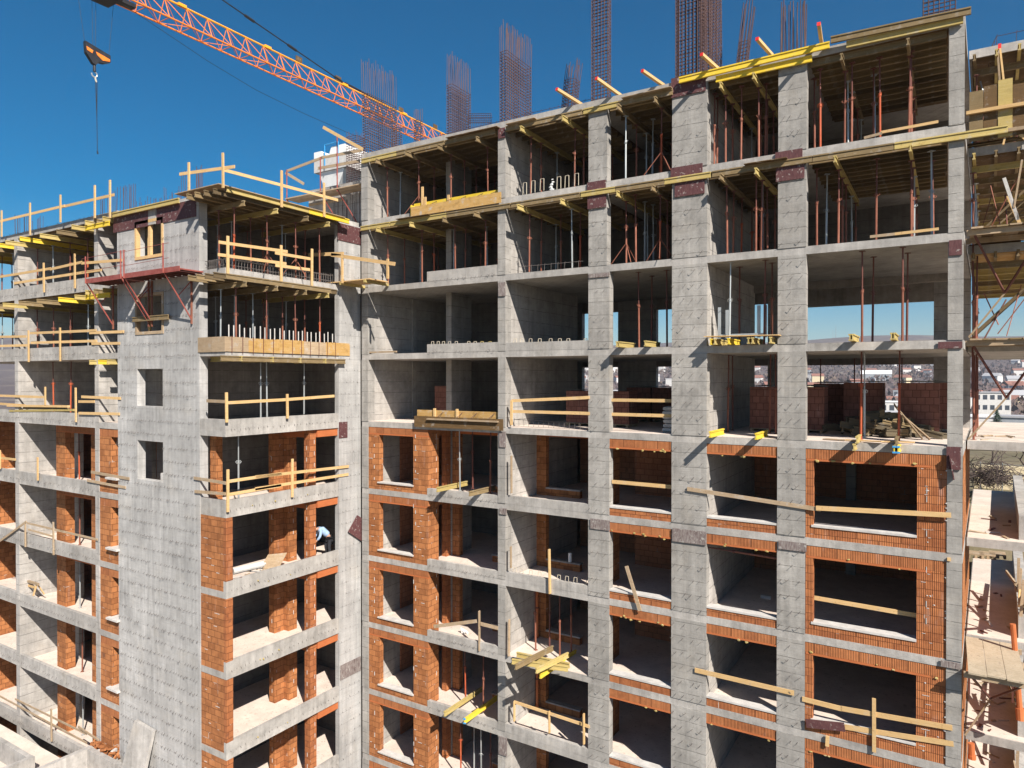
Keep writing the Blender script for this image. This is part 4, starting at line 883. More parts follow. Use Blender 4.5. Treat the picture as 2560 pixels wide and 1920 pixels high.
# thin rail of bars along the roof edge
def barline(label, pts, m='rebar', drop=.28, n=9, name='rebar_line'):
    mb = MB(); mb.path(pts, .010, 4)
    for a, b in zip(pts, pts[1:]):
        for j in range(n):
            c = Vector(a).lerp(Vector(b), j/n); mb.tube(c, c-Vector((0, 0, drop)), .008, 4); mb.tube(c, c+Vector((.02, 0, .05)), .008, 4)
    return ob(name, mb, m, base=pts[0], label=label, cat='rebar', group='rebar lines along edges')
barline('thin rebar line along the roof edge between second and third column', [(8.0, .5, ZR+.3), (11.4, .5, ZR+.3)])
barline('thin rebar line along the roof edge left of the second column', [(3.9, .6, ZR+.3), (7.4, .6, ZR+.3)])
barline('bent rebar line on the highest terrace slab', [(23.6, 3.2, 9.3), (23.8, 3.2, 9.75), (25.8, 3.3, 9.8)], n=4, drop=.5)
# starter bars on the tower and wing roofs
def starters(label, P, x0, x1, yb, yt, n, jit=.1, depth=.25):
    a = P(x0, yb); b = P(x1, yb); h = P((x0+x1)/2, yt).z-6.25
    mb = MB()
    for j in range(n):
        x = a.x+(b.x-a.x)*j/max(1, n-1)+R.uniform(-.04, .04); y = a.y+R.uniform(0, depth); hh = h*R.uniform(1-jit*2, 1.0)
        mb.tube((x, y, 6.2), (x+R.uniform(-.06, .06), y, 6.25+hh), .011, 4)
    return ob('starter_bars', mb, 'rebar', base=(a.x, a.y, 6.2), label=label, cat='rebar', group='starter bars on the tower roof')
starters('dense upright bundle of starter bars on the left of the tower roof', plane(1, -6.4), 291, 331, 520, 461, 14, .02)
starters('long sparse fringe of crooked starter bars on the tower roof', plane(1, -6.3), 336, 446, 505, 470, 22, .28)
starters('tall starter bars behind the tower roof guard rail post', plane(1, -6.3), 450, 497, 490, 416, 14, .04, .6)
starters('short starter bars between wing guard rail posts', plane(1, -6.0), 243, 285, 540, 480, 9, .12)
starters('starter bars left of the second wing rail post', plane(1, -5.5), 34, 60, 585, 532, 9, .05)
starters('starter bars right of the second wing rail post', plane(1, -5.5), 80, 100, 580, 540, 6, .08)
starters('row of pale starter bars on the shaded roof wall', plane(1, 1.0), 830, 896, 545, 476, 16, .15)
# rebar beam cage round the second corner loggia
mb = MB()
for z in (3.38, 3.62): mb.path([(-1.5, YT+.2, z), (-.15, YT+.2, z), (-.12, -1.5, z)], .012, 4); mb.path([(-1.5, YT+.34, z), (-.28, YT+.34, z), (-.26, -1.5, z)], .012, 4)
for j in range(40):
    y = YT+.25+j*.132; q_ = [(-.12, y, 3.27), (-.12, y, 3.66+R.uniform(-.03, .05)), (-.28, y, 3.66), (-.28, y, 3.27)]; mb.path(q_, .009, 4)
for j in range(9):
    x = -1.4+j*.14; mb.path([(x, YT+.2, 3.27), (x, YT+.2, 3.64), (x, YT+.34, 3.64), (x, YT+.34, 3.27)], .009, 4)
ob('beam_cage', mb, 'wire', base=(-.1, YT, 3.25), label='dark rebar beam cage along the edge of the second corner loggia', cat='rebar cage')
# U shaped bars sticking out of upstands
def ubars(lst, P, label, m='rebar_pale', w=.14):
    for j, (px, y0, y1, c) in enumerate(lst):
        a = P(px, y1); b = P(px, y0); z0, z1 = a.z-.03, b.z
        ob('loop_bar', MB().path([(a.x, a.y, z0), (a.x+.02, a.y, z1), (a.x+w, a.y, z1), (a.x+w, a.y, z0)], .012, 5), c or m, base=a, label=label.replace('#', ORD[j]), cat='rebar loop', group='rebar loops in the upstands')
UP_ = plane(1, .06)
ubars([(x, 854, 865, c) for x, c in ((1078, 0), (1092, 0), (1105, 0), (1120, 0), (1137, 0), (1168, 0), (1184, 0), (1201, 'h20'), (1221, 'h20'))], UP_, '# pale rebar loop from the left on the leftmost upstand, third storey down')
ubars([(x, 847, 857, 0) for x in (1284, 1300, 1322, 1345, 1372, 1395, 1416, 1459)], UP_, '# pale rebar loop from the left on the second bay upstand, third storey down')
ubars([(x, y-24, y+4, 0) for x, y in ((1307, 482), (1328, 477), (1350, 472), (1392, 467), (1412, 464), (1436, 459))], UP_, '# tall pale rebar loop from the left, second bay, top storey', w=.17)
ubars([(x, y, y+9, 0) for x, y in ((1283, 1418), (1300, 1421), (1323, 1425), (1345, 1429), (1393, 1437), (1413, 1440), (1434, 1443), (1465, 1450))], UP_, '# rebar loop from the left on the second bay upstand, sixth storey down')
barline('low rusty rebar grid at the edge of the second bay, fourth storey down', [(8.1, .2, -2.45), (11.2, .2, -2.5)], 'wire', .25, 14)
barline('low rusty rebar grid at the edge of the second bay, second storey down', [(8.3, .2, 3.52), (11.2, .2, 3.5)], 'wire', .27, 10)
# tie wires and hooks left in the pour joints
def hooks(rows, par, name='tie_wires', m='wire'):
    mb = MB()
    for (p0, p1, n, out, ln) in rows:
        p0, p1 = Vector(p0), Vector(p1)
        for j in range(n):
            if R.random() < .12: continue
            c = p0.lerp(p1, (j+R.uniform(.25, .75))/n) + Vector((0, 0, R.uniform(-.02, .02)))
            o = Vector(out)
            d = c + o*(ln*R.uniform(.55, 1)) + Vector((R.uniform(-.05, .01), 0, -ln*R.uniform(.5, 1.2)))
            mb.beam(c, d, .009, .009)
            if R.random() < .25: mb.beam(d, d+Vector((-.05, 0, .05)), .010, .010)
    o = ob(name, mb, m, par); o['kind'] = 'stuff'; return o
rows = []
z = -17.6
while z < 5.2:
    for xa, xb in ((-7.1, WX0), (WX0, WX1), (WX1, -1.65)):
        if xa == WX0 and any(a-.05 < z < b+.05 for a, b in wins): continue
        rows.append(((xa, YT-.02, z), (xb, YT-.02, z), int((xb-xa)/.19), (0, -1, 0), .075))
    rows.append(((-.02, -1.2, z), (-.02, .05, z), 5, (1, 0, 0), .05))
    z += .52
hooks(rows, wing)
rows = []
for k in range(-7, 3):
    rows.append(((-22, YT, k*H+.28), (-9.1, YT, k*H+.28), 60, (0, -1, 0), .08))
    rows.append(((-.04, YT+.1, k*H+.30), (-.04, -1.3, k*H+.30), 26, (1, 0, 0), .07))
o = hooks(rows, wing, 'joint_hooks')
rows = []
for k in range(-7, 3):
    for (a, b) in (COLS[2], COLS[3], COLS[4]):
        for q in range(6): rows.append(((a, -.03, k*H+.42+.48*q), (b, -.03, k*H+.42+.48*q), max(3, int((b-a)/.27)), (-.5, -1, 0), .085))
    rows.append(((4.0, -.01, k*H+.30), (7.4, -.01, k*H+.30), 18, (0, -1, 0), .06))
hooks(rows, main)
# yellow foam and mortar lumps under lintels
mb = MB(); mw = MB()
def lump(mb, c, r):
    o = len(mb.v)
    for i in range(3):
        for j in range(6):
            t_ = math.pi*(i+.5)/3; f_ = 2*math.pi*j/6; rr = r*R.uniform(.6, 1.2)
            mb.v.append((c[0]+rr*math.sin(t_)*math.cos(f_)*1.5, c[1]+rr*math.sin(t_)*math.sin(f_)*.6, c[2]+rr*math.cos(t_)*.8))
    for i in range(2):
        for j in range(6): a = o+i*6+j; b = o+i*6+(j+1) % 6; mb.f.append((a, a+6, b+6, b))
    mb.f.append(tuple(o+j for j in range(6))); mb.f.append(tuple(o+12+5-j for j in range(6)))
for k in range(-6, -1):
    for xa, xb in ((15.8, 18), (18.9, 22.4), (12.3, 14.5)):
        for _ in range(R.choice((2, 4, 7))):
            lump(mb, (R.uniform(xa, xb), -.01, (k+1)*H-R.choice((.29, .35, .38))), R.uniform(.025, .05))
    for _ in range(4): lump(mw, (R.uniform(r4, 22.5), .008, k*H+.245*R.randint(1, 10)), R.uniform(.012, .03))
    for _ in range(5): lump(mw, (22.545, .0, k*H+R.uniform(.3, 2.6)), R.uniform(.02, .04))
    for _ in range(3): lump(mb, (-.03, R.uniform(-6, -2), k*H+R.uniform(.2, .35)), R.uniform(.03, .05))
o = ob('foam_lumps', mb, 'h20', main); o['kind'] = 'stuff'; o = ob('mortar_lumps', mw, 'sill', main); o['kind'] = 'stuff'

# ================================================================ TOWER CRANE JIB
XJ0, XJ1, ZJ, ZT = -24.6, -23.25, 24.16, 25.72
Y0, Y1 = -6, 52
jb = thing('tower_crane', (-23.9, 0, 24), 'orange lattice jib of a tower crane crossing the sky above the roof', 'crane')
for x in (XJ0, XJ1): ob('lower_chord', MB().tube((x, Y0, ZJ), (x, Y1, ZJ), .065, 8), 'crane', jb)
ob('upper_chord', MB().tube((-23.92, Y0, ZT), (-23.92, Y1, ZT), .075, 8), 'crane_y', jb)
lat = MB(); lat2 = MB(); y = Y0; i = 0; pit = 1.65
while y < Y1-pit:
    for x in (XJ0, XJ1):
        lat.tube((x, y, ZJ), (-23.92, y+.05, ZT), .032, 6); lat.tube((x, y+pit, ZJ), (-23.92, y+.05, ZT), .028, 6)
    lat2.tube((XJ0, y, ZJ), (XJ1, y, ZJ), .03, 6); a, b = (XJ0, XJ1) if i % 2 else (XJ1, XJ0); lat2.tube((a, y, ZJ), (b, y+pit, ZJ), .025, 6)
    y += pit; i += 1
ob('lattice', lat, 'crane', jb); ob('floor_lattice', lat2, 'crane', jb)
for yy in (6.9, 14.3, 22.8, 31.0, 39.0):
    ob('joint_plate', MB().box(-24.05, -23.8, yy-.3, yy+.3, ZT-.05, ZT+.16), 'crane_y', jb)
for yy in (17.5, 22.0, 30.5, 36.0, 42.0):
    ob('jib_sign', MB().box(-23.96, -23.88, yy-.32, yy+.32, ZT+.12, ZT+.55), 'ply', jb)
ob('pendant', MB().tube((-23.92, -6, 30.0), (-23.92, 22.8, 25.9), .05, 6), 'dark', jb)
for yy in (4.2, 12.6, 16.8, 22.0): 
    z_ = 30.0+(yy+6)*(25.9-30)/28.8; ob('pendant_link', MB().tube((-23.92, yy-.45, z_+.06), (-23.92, yy+.45, z_-.07), .11, 6), 'dark', jb)
ob('pendant', MB().tube((-23.92, 22.8, 25.98), (-23.92, 28.2, 25.84), .085, 6), 'dark', jb)
# trolley under the jib
tz = ZJ-.12
ob('trolley', MB().box(-24.8, -23.0, -.4, 2.2, tz-.3, tz-.12).box(-24.85, -24.65, -.2, 2.0, tz-.12, tz+.1).box(-23.2, -23.0, -.2, 2.0, tz-.12, tz+.1).box(-24.2, -23.6, 2.3, 3.4, tz-.1, tz+.15), 'dark', jb)
hk = thing('hook_block', (-23.96, 1.0, 19), 'grey and orange crane hook block hanging on four ropes', 'crane hook')
mb = MB(); y_a, y_b, zt_, zb_ = .25, 1.82, 20.55, 19.3
prof = [(.25, 20.55), (1.82, 20.2), (1.82, 19.75), (1.45, 19.55), (1.1, 19.5), (.9, 19.25), (.72, 19.3), (.3, 19.85)]
n = len(prof)
for x in (-24.1, -23.82): mb.v += [(x, yy, zz_) for yy, zz_ in prof]
mb.f += [tuple(range(n)), tuple(reversed(range(n, 2*n)))] + [(i, n+i, n+(i+1) % n, (i+1) % n) for i in range(n)]
ob('housing', mb, 'dark', hk)
for sx in (-24.115, -23.805):
    pass
def plate(pts, x, m, par):
    mb = MB(); n = len(pts)
    for xx in (x, x+.015): mb.v += [(xx, a, b) for a, b in pts]
    mb.f += [tuple(range(n)), tuple(reversed(range(n, 2*n)))] + [(i, n+i, n+(i+1) % n, (i+1) % n) for i in range(n)]
    ob('orange_plate', mb, m, par)
plate([(.30, 20.22), (.72, 20.1), (.66, 19.9), (.34, 20.0)], -23.81, 'crane', hk); plate([(.88, 20.1), (1.76, 19.93), (1.76, 19.78), (1.3, 19.68), (.95, 19.92)], -23.81, 'crane', hk)
ob('shank', MB().tube((-23.96, .86, 19.3), (-23.96, .86, 18.85), .09, 8), 'dark', hk)
hook = [(-23.96, .86+.17*math.sin(a), 18.66+.17*math.cos(a)) for a in [i*.45 for i in range(12)]]
ob('hook', MB().path(hook, .045, 6), 'prop_grey', hk)
for yy, yt in ((.3, -.2), (.78, .72), (.92, .98), (1.78, 2.1)): ob('rope', MB().tube((-23.96, yy, 20.3), (-23.96, yt, tz-.2), .012, 5), 'dark', hk)
sl_ = thing('sling', (-23.96, .95, 18.4), 'dark chain sling hanging from the crane hook', 'sling')
ob('shackle', MB().tube((-23.96, .9, 18.5), (-23.96, .98, 18.2), .055, 6), 'rebar_pale', sl_)
ob('strand', MB().tube((-23.96, .93, 18.25), (-23.96, 1.0, 15.9), .022, 5), 'dark', sl_); ob('strand', MB().tube((-23.96, 1.02, 18.25), (-23.96, 1.0, 15.9), .022, 5), 'dark', sl_)
ob('tail', MB().tube((-23.96, 1.0, 15.9), (-23.96, 1.02, 13.75), .02, 5), 'dark', sl_); ob('tail_hook', MB().tube((-23.96, 1.02, 13.8), (-23.96, 1.05, 13.62), .05, 6), 'dark', sl_)
a, b, c = aX(332, 27, -23.3), aX(640, 225, -23.3), aX(868, 331, -23.3)
ob('cable', MB().path([a + (a-b).normalized()*1.5, a, aX(520, 153, -23.3), b, aX(760, 284, -23.3), c, aX(1000, 384, -23.3)], .018, 5), 'dark', base=a, label='thin black cable sagging below the crane jib', cat='cable')
# ================================================================ TERRACE FORMWORK, PLATFORMS AND LITTER
TG = 'terrace formwork'
M['dust'] = grainy('dusty_boards', (.36, .29, .20), (.50, .42, .31), .95, (1, 1, 1), 9, bmp=.4, spots=(.25, .2, .15))
for k in (3, 2, 1):
    z = k*H-.02; s = {3: 'highest terrace', 2: 'second terrace', 1: 'third terrace'}[k]
    ob('plywood_sheet', MB().quad8([(23.15, 2.65, z-.022), (25.45, 2.65, z-.022), (25.95, 13.9, z-.022), (23.6, 13.9, z-.022), (23.15, 2.65, z-.002), (25.45, 2.65, z-.002), (25.95, 13.9, z-.002), (23.6, 13.9, z-.002)]), 'panel' if k == 1 else 'ply', base=(24, 3, z), label=f'yellow brown plywood sheeting under the {s} slab', cat='plywood', group='slab plywood')
    for j, x in enumerate((23.2, 23.75, 24.3, 24.9)):
        hbeam((x, 2.25-R.uniform(0, .2), z-.124), (x+.5, 13.5, z-.124), pick(('h20', 3), ('h20_old', 3)), f'{ORD[j]} joist from the left under the {s} slab', TG)
    for j in range(7):
        y = 3.0+1.6*j
        hbeam((23.05+.04*y, y, z-.326), (25.5, y, z-.326), pick(('h20', 3), ('h20_old', 4)), f'{ORD[j]} cross beam from the front under the {s} slab', TG)
for k in (2, 1, 0, -1):
    s = {2: 'highest', 1: 'second', 0: 'third', -1: 'fourth'}[k]; h = 3-.27-(.43 if k > 0 else 0)
    for side_, x0 in (('left', 23.25), ('right', 24.85)):
        for j in range(5):
            y = 2.9+1.5*j; c = pick(('prop_red', 6), ('prop_grey', 2), ('prop_bright', 1)) if side_ == 'right' or j else 'prop_red'
            prop(x0+.042*(y-2.9)+R.uniform(-.05, .05), y, k*H+.25, h, c, f'{CN[c]} prop, {ORD[j]} from the front in the {side_} row, {s} open terrace', 'props on the terraces')
    if k >= 0:
        for j in range(3):
            y = 3+2.4*j; mb = MB().beam((23.2, y, k*H+.5), (24.9, y+.3, k*H+2.3), .03, .06)
            ob('diagonal_plank', mb, 'h20_dark', base=(23.2, y, k*H+.5), label=f'diagonal brace plank, {ORD[j]} from the front, {s} open terrace', cat='plank', group='brace planks on the terraces')
def deck(k, z, y0, y1, x0, x1, m, label, brackets=True, n=6):
    t = thing('work_platform', (x0, y0, z), label, 'platform', 'work platforms at the terraces')
    for j in range(n):
        xa = x0+(x1-x0)*j/n; ob('deck_board', MB().box(xa+.005, x0+(x1-x0)*(j+1)/n-.005, y0+R.uniform(-.06, .06), y1, z+R.uniform(0, .012), z+.05), m[j % len(m)], t)
    for y in (y0+.15, y1-.25): ob('bearer', MB().box(x0-.1, x1+.1, y-.04, y+.04, z-.16, z-.005), 'pine_old', t)
    if brackets:
        for x in (x0+.1, x1-.1):
            ob('brace', MB().beam((x, y0+.2, z-.16), ((x0+x1)/2, y1-.1, z-1.7), .05, .05), 'prop_dark', t); ob('brace', MB().beam((x, y1-.06, z-.16), (x, y1-.06, z-1.7), .05, .05), 'prop_dark', t)
        ob('brace', MB().beam(((x0+x1)/2, y1-.1, z-1.7), (x0-.0, y1-.05, z-3.0), .05, .05), 'pine_old', t)
    return t
deck(0, .28, 1.4, 2.55, 23.1, 25.0, ('pine_old', 'h20_old'), 'weathered plank platform on triangular brackets in front of the third terrace')
deck(1, 3.42, .7, 2.55, 23.1, 24.9, ('pine_old', 'ply', 'h20_old'), 'plank platform seen from below in front of the second terrace')
deck(-3, -8.86, -.55, 2.55, 23.06, 24.35, ('dust', 'dust', 'dust'), 'dusty plank platform in front of the sunny lower terrace', True, 3)
sh = thing('wall_shutter', (23.1, 2.3, 6.2), 'tall yellow plywood shutter wall on the highest open terrace edge', 'shutter')
for j, m in enumerate(('h20_old', 'ply', 'h20', 'ply', 'h20_old')):
    ob('board', MB().box(23.08+.36*j, 23.43+.36*j, 2.25+.02*(j % 2), 2.3+.02*(j % 2), 6.35, 7.85+.1*(j % 3)), m, sh)
ob('waling', MB().box(23.0, 25.3, 2.12, 2.24, 7.15, 7.25), 'pine', sh); ob('waling', MB().box(23.1, 25.0, 2.14, 2.24, 6.45, 6.55), 'pine_old', sh)
P25 = plane(1, 2.3)
for j, (a, b, m) in enumerate((((2500, 122), (2517, 272), 'pine'), ((2494, 130), (2503, 258), 'pine_old'), ((2512, 300), (2600, 380), 'pine'), ((2510, 445), (2545, 550), 'sill'), ((2520, 490), (2550, 560), 'pine'), ((2555, 400), (2535, 520), 'pine_old'), ((2512, 345), (2508, 362), 'pine'))):
    pl(f'{["tall pine pole with a red end", "pine pole beside the red ended pole", "slanting pine strut right of the shutter wall", "pale slanting tube", "slanting pine board by the pale tube", "upright weathered board", "short pine stub"][j]} on the upper terraces', P25, a, b, .09, .05, m, 'loose timber on the terraces')
a = P25(2499, 122); ob('red_tip_paint', MB().box(a.x-.04, a.x+.04, a.y-.04, a.y+.04, a.z-.02, a.z+.14), 'red_tip', base=a, label='red painted end on top of the tall pine pole', cat='paint mark')
for j, (x, y, k) in enumerate(((24.72, 3.2, -3), (24.78, 4.8, -3), (24.85, 6.6, -3), (24.72, 3.2, -4), (24.8, 5.2, -4), (24.75, 3.4, -2))):
    if k == -2: continue
    ob('guard_post', MB().beam((x+.16, y, k*H+.2), (x+.2+R.uniform(-.1, .1), y+R.uniform(-.2, .2), k*H+1.9), .09, .05), 'pine_old', base=(x, y, k*H), label=f'{ORD[j]} weathered post beside the parapet of the lower terraces, counted downwards', cat='post', group='posts beside the terrace parapets')
for j, k in enumerate((-3, -4)):
    ob('side_rail', MB().beam((24.75, 2.0, k*H+1.55), (25.15, 8.5, k*H+1.5), .03, .13), 'pine', base=(24.8, 2, k*H), label=['upper', 'lower'][j]+' weathered side rail along the lower terrace parapets', cat='rail')
    ob('side_rail', MB().beam((24.62, 1.9, k*H+1.9), (25.0, 4.2, k*H+.6), .03, .13), 'pine', base=(24.6, 2, k*H), label=['upper', 'lower'][j]+' slanting pine plank beside the lower terrace parapets', cat='rail')
P20 = plane(1, 2.0)
t = thing('drain_pipe', P20(2532, 1640), 'long orange drain pipe leaning at the right edge of the lower terraces', 'pipe', 'orange pipes')
ob('barrel', MB().tube(P20(2532, 1560), P20(2551, 1790), .075, 10), 'orange_pipe', t); ob('socket', MB().tube(P20(2549, 1770), P20(2551, 1800), .11, 10), 'orange_pipe', t)
t = thing('drain_pipe', P20(2430, 1860), 'short orange drain pipe stub under the lowest terrace edge', 'pipe', 'orange pipes')
ob('barrel', MB().tube(P20(2428, 1858), P20(2430, 1893), .09, 10), 'orange_pipe', t); ob('socket', MB().tube(P20(2430, 1888), P20(2430, 1897), .11, 10), 'orange_pipe', t)
for j, (px, ya, yb) in enumerate(((1327, 1478, 1606), (1330, 1675, 1792))):
    x, z0, z1 = 7.95, aX(px, yb, 7.9).z, aX(px, ya, 7.9).z; k = (-4, -5)[j]
    t = thing('drain_pipe', (7.95, 2.25, k*H), f'rust orange riser pipe in the second bay, {SN[k]}', 'pipe', 'orange pipes')
    ob('barrel', MB().tube((7.95, 2.28, k*H+.25), (7.95, 2.28, k*H+2.98), .06, 10), 'orange_pipe', t); ob('clamp', MB().tube((7.95, 2.28, k*H+1.5), (7.95, 2.28, k*H+1.56), .075, 10), 'prop_dark', t); ob('socket', MB().tube((7.95, 2.28, k*H+.26), (7.95, 2.28, k*H+.45), .075, 10), 'orange_pipe', t)
for j in range(46):
    k = R.choice((-2, -3, -4, -4, -5, -1)); y = R.uniform(2.8, 8 if k != -1 else 5); x = R.uniform(23.3, 24.3)+.04*(y-2.6); a = R.uniform(0, 3.1); l = R.uniform(.12, .5); z_ = k*H+.27
    d = Vector((math.cos(a), math.sin(a), R.uniform(0, .06)))*l/2
    ob('site_scrap', MB().beam(Vector((x, y, z_))-d, Vector((x, y, z_+.01))+d, R.uniform(.03, .1), R.uniform(.015, .04)), pick(('pine_old', 4), ('prop_dark', 3), ('sill', 2), ('dust', 3)), base=(x, y, z_), label='small scrap piece of timber or steel scattered on the terrace floors', cat='scrap', group='scraps on the terraces')
for j in range(15):
    k = (2, 1, 0)[j % 3]; y = 2.5+R.uniform(0, 1.6); x = R.uniform(23.1, 24.9); h0 = R.uniform(.3, .9); dx = R.uniform(-.9, .9)
    ob('steel_rod', MB().tube((x, y, k*H+h0), (x+dx, y+R.uniform(-.2, .6), k*H+h0+R.uniform(1.0, 1.9)), R.uniform(.012, .026), 6), pick(('prop_dark', 3), ('prop_grey', 2), ('prop_red', 3)), base=(x, y, k*H+h0), label='thin slanting steel rod among the props of the upper terraces', cat='rod', group='rods on the upper terraces')
for j in range(14):
    k = (-3, -4, -5)[j % 3]; y = 2.9+R.uniform(0, 5.5); xx = 24.42+.05*(y-2.6)+R.uniform(-.1, .2)
    ob('parapet_plank', MB().beam((xx, y, k*H+1.02+R.uniform(0, .3)), (xx+R.uniform(-.25, .3), y+R.uniform(.8, 2.4), k*H+1.02+R.uniform(0, .8)), .05, .09), pick(('pine_old', 4), ('h20_dark', 2), ('pine', 1)), base=(xx, y, k*H+1), label='weathered plank resting along the parapets of the lower terraces', cat='plank', group='planks on the terrace parapets')
for j in range(9):
    k = (-3, -4, -5)[j % 3]; y = 2.8+.9*(j//3)*1.7; xx = 24.45+.05*(y-2.6)
    ob('parapet_upright', MB().beam((xx, y, k*H+.98), (xx+R.uniform(-.1, .1), y, k*H+2.1), .08, .05), 'pine_old', base=(xx, y, k*H+1), label='weathered upright nailed to the parapets of the lower terraces', cat='post', group='uprights on the terrace parapets')
for j in range(12):
    k = (2, 1)[j % 2]; x = 23.2+R.uniform(0, 1.9); y = 2.45+R.uniform(0, .5); z_ = k*H+.27
    ob('stacked_board', MB().beam((x-.6, y, z_+.04*(j//2)), (x+.7, y+R.uniform(-.15, .15), z_+.04*(j//2)+.01), .16, .03), pick(('ply', 3), ('h20_old', 3), ('panel', 2)), base=(x, y, z_), label='board in the loose stacks at the front of the upper terraces', cat='board', group='board stacks on the upper terraces')
# pallet decks and scraps lying on terrace floors
for j, (px, py, k) in enumerate(((2440, 1396, -3), (2470, 1398, -3), (2495, 1397, -3))):
    p = aZ(px, py, k*H+.25); t = thing('pallet', p, f'grey timber pallet, {ORD[j]} from the left at the back of the sunny lower terrace', 'pallet', 'pallets on the terrace')
    for q in range(4): ob('slat', MB().box(p.x-.3, p.x+.3, p.y+.22*q, p.y+.22*q+.15, p.z+.14, p.z+.165), 'pine_old', t)
    for q in (-.25, 0, .25): ob('runner', MB().box(p.x+q-.05, p.x+q+.05, p.y, p.y+.8, p.z+.005, p.z+.138), 'pine_old', t)
# ---- brick packs
def pack(label, x, y, k, w=1.15, d=1.0, h=1.45, m='pallet_brick', wrap=False):
    z = k*H+.255; t = thing('brick_pack', (x, y, z), label, 'brick pallet', 'brick packs on pallets')
    for q in range(3): ob('pallet_runner', MB().box(x-w/2+.05+(w-.2)*q/2, x-w/2+.15+(w-.2)*q/2, y-d/2, y+d/2, z, z+.09), 'pine_old', t)
    ob('pallet_deck', MB().box(x-w/2, x+w/2, y-d/2, y+d/2, z+.092, z+.115), 'pine_old', t)
    ob('bricks', MB().box(x-w/2+.02, x+w/2-.02, y-d/2+.02, y+d/2-.02, z+.118, z+h), m, t)
    f = MB()
    for a in range(4):
        for b in range(3):
            xx, yy = x-w/2+w*a/3, y-d/2+d*b/2
            f.v.append((xx, yy, z+h+.02+R.uniform(0, .07)))
    for a in range(3):
        for b in range(2): i = a*3+b; f.f.append((i, i+3, i+4, i+1))
    ob('film_cover', f, 'sill' if wrap else 'prop_grey', t)
    return t
pack('brown brick pack by the fin wall, leftmost bay, fourth storey down', 2.75, 3.2, -1, 1.2, 1.0, 1.55)
pack('brown brick pack right of centre, second bay, fourth storey down', 10.0, 2.6, -1, 1.25, 1.0, 1.4)
pack('brown brick pack half hidden by the third column, fourth storey down', 11.5, 2.7, -1, 1.2, 1.0, 1.4)
pack('brown brick pack in the fourth bay, fourth storey down', 17.1, 3.4, -1, 1.3, 1.0, 1.6); pack('second brown brick pack behind the props, fourth bay, fourth storey down', 18.4, 3.6, -1, 1.1, 1.0, 1.6)
pack('dark brick pack with grey film beside the fourth column, fourth storey down', 18.75, 6.5, -1, 1.2, 1.2, 1.7, wrap=True)
pack('large dark brick pack left of the timber heap, rightmost bay', 20.0, 5.2, -1, 1.3, 1.1, 1.75); pack('large dark brick pack right of the timber heap, rightmost bay', 21.75, 4.6, -1, 1.2, 1.1, 1.75)
pack('dark brick pack at the rear pier, rightmost bay', 22.35, 6.3, -1, .8, 1.0, 1.75)
for j, x in enumerate((12.2, 13.4, 14.4)): pack(f'{ORD[j]} dark brick pack from the left at the back of the middle bay', x-1.2, 6.4, -1, 1.15, 1.0, 1.5)
# timber heap
M['heap_wood'] = wood('dark_heap_timber', (.10, .08, .05), (.16, .125, .08), .5, splash=.2)  # darker, less yellow timber for the heap
for j in range(64):
    a = R.uniform(-.5, .5); x = R.gauss(20.7, .75); y = R.uniform(2.3, 3.9); lv = max(0, 1-abs(x-20.6)/1.6)*max(0, 1-abs(y-3.1)/1.1); z = -2.62+R.uniform(0, .95)*lv
    L_ = R.uniform(.5, 1.0); d = Vector((math.cos(a+R.choice((0, 1.4))), math.sin(a+R.choice((0, 1.4))), R.uniform(-.25, .25)))
    hbeam(Vector((x, y, z))-d*L_/2, Vector((x, y, z))+d*L_/2, pick(('heap_wood', 6), ('h20_old', 1)), 'short worn beam offcut in the timber heap, rightmost bay, fourth storey down', 'beam offcuts in the timber heap', 'beam_offcut', up=(0, .3*R.random(), 1))
for j, (a, b) in enumerate((((21.3, 2.4, -2.0), (22.1, 2.0, -2.72)), ((21.1, 2.6, -1.7), (21.9, 1.9, -2.7)))):
    pl2 = MB().beam(a, b, .03, .22, (0, -1, .4)); ob('timber_plank', pl2, 'pine_old', base=a, label=f'weathered board leaning on the timber heap, {["outer", "inner"][j]}', cat='plank')
# sacks
for j in range(6):
    z = -2.74+.15*j; mb = MB(); x, y = 14.25+R.uniform(-.03, .03), 1.0
    prof = [(-.30, -.05), (-.24, -.075), (.24, -.075), (.30, -.05), (.30, .05), (.24, .075), (-.24, .075), (-.30, .05)]
    for yy, sfac in ((-.2, .7), (-.12, 1), (.12, 1), (.2, .7)): mb.v += [(x+a, y+yy, z+.075+b*sfac) for a, b in prof]
    for r_ in range(3):
        for q in range(8): a = r_*8+q; b = r_*8+(q+1) % 8; mb.f.append((a, b, b+8, a+8))
    mb.f += [tuple(reversed(range(8))), tuple(range(24, 32))]
    ob('cement_sack', mb, 'sill', base=(x, y, z), label=f'grey cement sack, {ORD[j]} from the bottom of the stack by the wide column', cat='sack', group='cement sacks')
# ladders
def ladder(label, a, b, w, n=6, m='pine_old'):
    a, b = Vector(a), Vector(b); t = thing('ladder', a, label, 'ladder')
    s = Vector((w/2, 0, 0))
    for sg in (-1, 1): ob('stile', MB().beam(a+s*sg, b+s*sg*.8, .045, .07, (0, -1, .2)), m, t)
    for j in range(n): c = a.lerp(b, (j+.6)/n); ob('rung', MB().beam(c-s*.93, c+s*.93, .03, .05), m, t)
ladder('old step ladder at the back of the middle bay, sixth storey down', (13.4, 4.4, -8.75), (13.4, 4.7, -7.2), .55, 4, 'prop_grey')
ladder('old timber ladder lying against the wall, fourth bay, eighth storey down', (17.1, 4.6, -14.7), (16.2, 5.6, -12.6), .38, 5)
